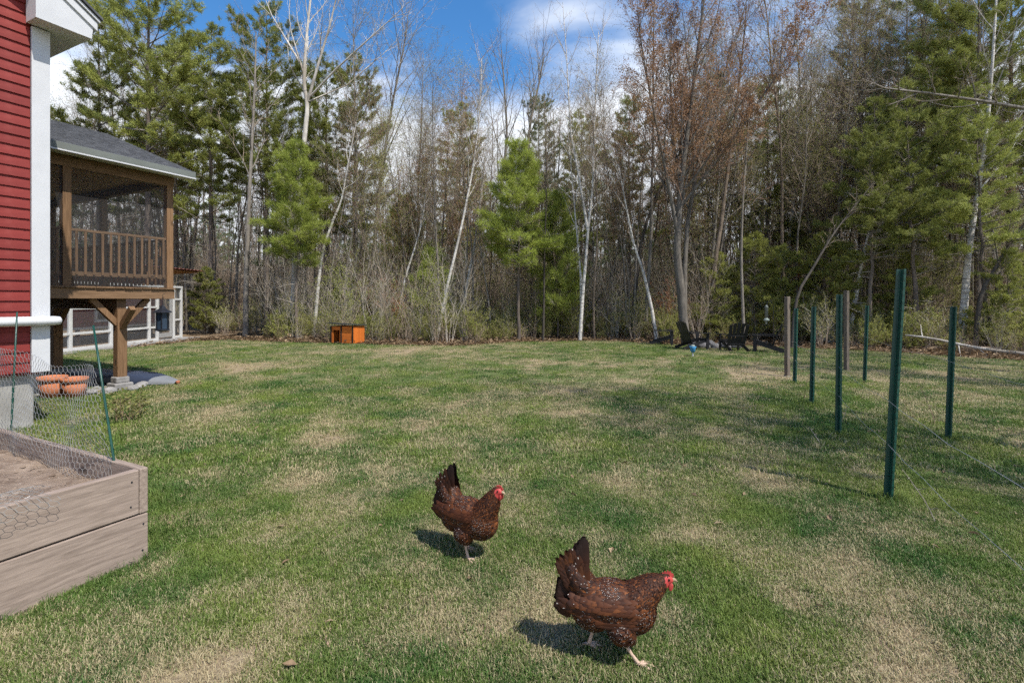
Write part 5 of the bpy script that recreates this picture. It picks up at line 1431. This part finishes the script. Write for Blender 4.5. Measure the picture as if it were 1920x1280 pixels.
def hen(name, loc, heading, label, seed, legs, neck, scale=1.0, tail_up=1.0):
    g = np.random.default_rng(seed)
    root = tag(empty(name, loc, heading), label, 'hen', 'speckled brown hens'); root.scale = (scale,) * 3
    bm = bmesh.new()
    def ell(c, r, rot=(0, 0, 0)):
        m = Matrix.Translation(Vector(c)) @ Matrix.Rotation(rot[2], 4, 'Z') @ Matrix.Rotation(rot[1], 4, 'Y') @ Matrix.Diagonal((*r, 1))
        bmesh.ops.create_icosphere(bm, subdivisions=3, radius=1.0, matrix=m)
    def chain(pts, n=7):
        for (a, ra), (c, rc) in zip(pts[:-1], pts[1:]):
            a, c = Vector(a), Vector(c)
            for i in range(n):
                q = i / n; p = a.lerp(c, q); r = ra + (rc - ra) * q
                ell(p, (r, r, r) if not isinstance(r, tuple) else r)
        ell(pts[-1][0], (pts[-1][1],) * 3)
    # trunk of the body: deep breast, fluffy rear, cocked tail
    ell((0.0, 0, .245), (.155, .098, .094), (0, .12, 0))
    ell((.085, 0, .228), (.100, .088, .100), (0, -.3, 0))
    ell((-.085, 0, .225), (.098, .088, .090), (0, .5, 0))
    ell((-.02, 0, .282), (.12, .07, .058), (0, .05, 0))
    tb = [((-.09, 0, .27), .066), ((-.135, 0, .325), .060), ((-.165, 0, .375), .044)]
    chain(tb, 6)
    nk, hd = neck
    chain([((.105, 0, .27), .076), (nk, .054), ((hd[0] - .012, 0, hd[2] - .012), .030)], 9)
    ell(hd, (.031, .023, .025)); ell((hd[0] + .016, 0, hd[2] - .003), (.022, .017, .017))
    for side, (hip, hock, foot, toe_az) in zip((-1, 1), legs):
        y = side * .052
        chain([((hip[0], y, hip[1]), .058), (((hip[0] + hock[0]) / 2 + .012, y, (hip[1] + hock[1]) / 2 + .012), .043), ((hock[0], y * .92, hock[1] + .012), .019)], 6)
    me = bpy.data.meshes.new('body'); bm.to_mesh(me); bm.free()
    tmp = bpy.data.objects.new('hen_source', me); COL.objects.link(tmp)
    rm = tmp.modifiers.new('r', 'REMESH'); rm.mode = 'VOXEL'; rm.voxel_size = .006
    sm = tmp.modifiers.new('s', 'SMOOTH'); sm.factor = .5; sm.iterations = 6
    dg = bpy.context.evaluated_depsgraph_get(); ev = tmp.evaluated_get(dg)
    body_me = bpy.data.meshes.new_from_object(ev); body_me.name = 'body'
    bpy.data.objects.remove(tmp)
    body_me.materials.clear(); body_me.materials.append(M['hen_skin']); body_me.materials.append(M['comb'])
    n = len(body_me.polygons); cen = np.empty(n * 3); body_me.polygons.foreach_get('center', cen); cen = cen.reshape(-1, 3)
    nor = np.empty(n * 3); body_me.polygons.foreach_get('normal', nor); nor = nor.reshape(-1, 3)
    ar = np.empty(n); body_me.polygons.foreach_get('area', ar)
    H3 = np.array(hd)
    face = (np.linalg.norm((cen - (H3 + (.016, 0, -.006))) / (1, 1, 1), axis=1) < .033) & (cen[:, 0] > hd[0] - .006) & (cen[:, 2] < hd[2] + .018)
    body_me.polygons.foreach_set('material_index', face.astype(np.int32)); body_me.polygons.foreach_set('use_smooth', [True] * n)
    body = bpy.data.objects.new('body', body_me); COL.objects.link(body); body.parent = root
    # plumage: overlapping feathers that follow the body from head to tail
    V, F, tip, spot, tone, dark = [], [], [], [], [], []
    def feather(p, nrm_, d, l, w, lift, tn, sp, dk, curl=.25, rows=4):
        s = nrm(np.cross(nrm_, d)); b0 = len(V)
        for i in range(rows + 1):
            q = i / rows; ww = w * (math.sin(min(1, q * 1.25 + .12) * math.pi * .62)) if q < .99 else w * .30
            c = p + d * (l * q) + nrm_ * (lift * q - curl * l * q * q * .5 + .002)
            for k_ in (-1, 0, 1):
                V.append(tuple(c + s * (ww * .5 * k_) + nrm_ * (-.12 * w * abs(k_))))
                tip.append(q * (1.0 if k_ == 0 else .84)); spot.append(sp); tone.append(tn); dark.append(dk[0] + (dk[1] - dk[0]) * q if isinstance(dk, tuple) else dk)
        for i in range(rows):
            for k_ in range(2):
                a = b0 + i * 3 + k_; F.append((a, a + 1, a + 4, a + 3))
    ok = np.where(~face & (nor[:, 0] * 0 + cen[:, 2] > .082))[0]
    pr = ar[ok] / ar[ok].sum()
    for idx in g.choice(ok, 5200, p=pr):
        p, nn = cen[idx], nor[idx]; x, z = p[0], p[2]
        nf = np.clip((z - .255) / .10, 0, 1) * (1 if x > .06 else 0)          # neck and head
        tf = np.clip((-x - .07) / .08, 0, 1) * np.clip((z - .24) / .06, 0, 1)  # tail root
        lf_ = np.clip((.155 - z) / .06, 0, 1)                                   # thighs and belly
        d = np.array((-1., 0, -.12)) + nf * np.array((.45, 0, -1.0)) + tf * np.array((.35, 0, 1.0)) + lf_ * np.array((.3, 0, -.75))
        d = d + g.normal(0, .10, 3); d = d - nn * d.dot(nn)
        if np.linalg.norm(d) < .05: continue
        d = nrm(d)
        size = .026 * (1 - .55 * nf) * (1 - .25 * lf_) + .012 * tf
        if np.linalg.norm(p - H3) < .045: size = .010
        sp = 0.0
        pr_s = .50 if (lf_ < .5 and tf < .5) else .10
        if g.random() < pr_s * (1 - .45 * nf): sp = g.uniform(.6, 1.0)
        tn = np.clip(g.normal(.42 + .28 * lf_ - .10 * tf + .12 * (1 - nf) * (x > .1), .28), 0, 1)
        feather(p, nn, d, size * g.uniform(.8, 1.25), size * .52, size * .20, tn, sp, .0 if g.random() > .12 + .3 * tf else .6)
    # folded wings: long overlapping rows on both flanks
    def part_mesh(nm, parent=root):
        me = bpy.data.meshes.new(nm); me.from_pydata(V, [], F); me.materials.append(M['feather'])
        for an, arr in (('tip', tip), ('spot', spot), ('tone', tone), ('dark', dark)):
            a = me.attributes.new(an, 'FLOAT', 'POINT'); a.data.foreach_set('value', np.array(arr, np.float32))
        me.polygons.foreach_set('use_smooth', [True] * len(F)); me.update()
        o = bpy.data.objects.new(nm, me); COL.objects.link(o); o.parent = parent
        for arr in (V, F, tip, spot, tone, dark): arr.clear()
        return o
    part_mesh('plumage')
    for side in (-1, 1):
        for row in range(9):
            for k in range(11):
                q = k / 10; x = .095 - .235 * q - .012 * (row % 2); zz = .302 - row * .0125 - .012 * q + .02 * q * q
                if row > 6 and q > .75: continue
                yy = side * (.101 + .006 * (row < 4) - .030 * q ** 2 - .05 * max(0, (zz - .262) / .05) ** 2 * .6 - .03 * max(0, .12 - abs(x)) * 0)
                nn = nrm(np.array((-.10 * q, side * 1.0, .15 + 1.1 * max(0, zz - .252) / .06)))
                d = nrm(np.array((-1., side * -.12, -.10 + .25 * q + g.normal(0, .05))))
                l = .042 + .05 * q * (row > 3) + .012 * g.random()
                feather(np.array((x, yy, zz)), nn, d, l, .024 - .004 * (row > 5), .003, np.clip(g.normal(.38 + .25 * (row > 5) * q, .15), 0, 1), g.uniform(.7, 1) if g.random() < .48 * (1 - .5 * q) else 0., .45 if row > 7 else 0., .18, 5)
        part_mesh('wing')
    # tail: two leaves of long stiff feathers held like an upturned V
    for k in range(26):
        side = -1 if k % 2 else 1; j = k // 2
        a = 1.92 - .075 * j * 1.25 + g.normal(0, .03)            # angle from +x in the xz plane, fan towards the back
        a = 1.60 + .060 * j
        p = np.array((-.118 - .0055 * j, side * (.012 + .0014 * j), .335 - .012 * j))
        l = (.190 - .008 * j) * g.uniform(.93, 1.05) * tail_up
        d = nrm(np.array((math.cos(a), side * .05, math.sin(a))))
        nn = nrm(np.array((.1, side * 1.0, .05)))
        feather(p, nn, d, l, .046, .004, np.clip(g.normal(.4, .15), 0, 1), .3 if g.random() < .1 else 0, (.25, 1.0 - .03 * j), .06, 8)
    for k in range(110):                                          # coverts over the tail root
        side = -1 if k % 2 else 1; q = g.random(); a = 1.62 + g.uniform(0, .75)
        p = np.array((-.105 - .055 * q - .03 * (a - 1.7), side * (.044 - .024 * q), .30 + .085 * q - .06 * (a - 1.75)))
        feather(p, nrm(np.array((0, side, .1))), nrm(np.array((math.cos(a), 0, math.sin(a)))), .095 * g.uniform(.7, 1.2), .032, .010, np.clip(g.normal(.5, .2), 0, 1), .7 if g.random() < .10 else 0, .3 * g.random(), .15, 5)
    part_mesh('tail')
    # head parts
    hx, hz = hd[0], hd[2]
    b = MB(); prof = [(-.014, .018), (-.012, .026), (-.006, .024), (-.002, .034), (.005, .027), (.010, .038), (.017, .028), (.022, .036), (.027, .024), (.034, .022), (.036, .010), (.02, .010), (-.004, .014)]
    for s in (-1, 1): b.v += [(hx + x, s * (.0035 if z < .02 else .0022), hz + z) for x, z in prof]
    n = len(prof); b.f += [tuple(range(n)), tuple(range(2*n - 1, n - 1, -1))] + [(i, (i+1) % n, n + (i+1) % n, n + i) for i in range(n)]; b.m += [0] * (n + 2)
    b.build('comb', M['comb'], root)
    for s in (-1, 1):
        b = bmesh.new(); bmesh.ops.create_icosphere(b, subdivisions=2, radius=1, matrix=Matrix.Translation((hx + .022, s * .010, hz - .030)) @ Matrix.Rotation(.15, 4, 'Y') @ Matrix.Diagonal((.010, .004, .018, 1)))
        me = bpy.data.meshes.new('wattle'); b.to_mesh(me); b.free(); me.materials.append(M['comb']); inst('wattle', me, root)
        b = bmesh.new(); bmesh.ops.create_icosphere(b, subdivisions=2, radius=.0048, matrix=Matrix.Translation((hx + .012, s * .0205, hz + .006)))
        me = bpy.data.meshes.new('eye'); b.to_mesh(me); b.free(); me.materials.append(M['eye']); inst('eye', me, root)
    b = MB(); b.tube([(hx + .026, 0, hz - .001), (hx + .040, 0, hz - .003), (hx + .052, 0, hz - .010)], [.0105, .0072, .0012], 8); b.build('beak', M['beak'], root, smooth=True)
    # legs: scaly shank, three toes forward and one back
    for side, (hip, hock, foot, toe_az) in zip((-1, 1), legs):
        y = side * .048; fx, fz = foot
        b = MB(); b.tube([(hock[0], y, hock[1] + .03), (hock[0], y, hock[1]), ((hock[0] * .5 + fx * .5), y, (hock[1] + fz) / 2), (fx, y, fz + .010)], [.0095, .0085, .0072, .0085], 8)
        for da, l in ((-.5, .05), (0, .062), (.5, .05), (2.9, .026)):
            a = toe_az + da; e = (math.cos(a), math.sin(a))
            b.tube([(fx, y, fz + .011), (fx + e[0] * l * .5, y + e[1] * l * .5, fz + .011), (fx + e[0] * l * .9, y + e[1] * l * .9, fz + .006), (fx + e[0] * l * 1.12, y + e[1] * l * 1.12, fz + .001)], [.0072, .006, .0048, .0012], 6)
        b.build('leg', M['hen_leg'], root, smooth=True)
    return root
# legs: hip (x, z), hock (x, z), foot (x, z), heading of the toes
hen('hen', (.418, 2.05, .012), R(-5), 'larger nearer brown speckled hen striding right, lower right of centre', 5,
    [((.035, .165), (.045, .108), (.105, .012), .0), ((-.055, .17), (-.075, .115), (-.10, .016), .0)],
    ((.165, 0, .322), (.225, 0, .362)), .955)
hen('hen', (-.25, 2.87, .012), R(-32), 'farther brown speckled hen standing left with upright neck', 9,
    [((.01, .165), (.005, .105), (.03, .012), .0), ((-.03, .165), (-.04, .105), (-.045, .012), .0)],
    ((.155, 0, .352), (.20, 0, .425)), 1.0, 1.0)
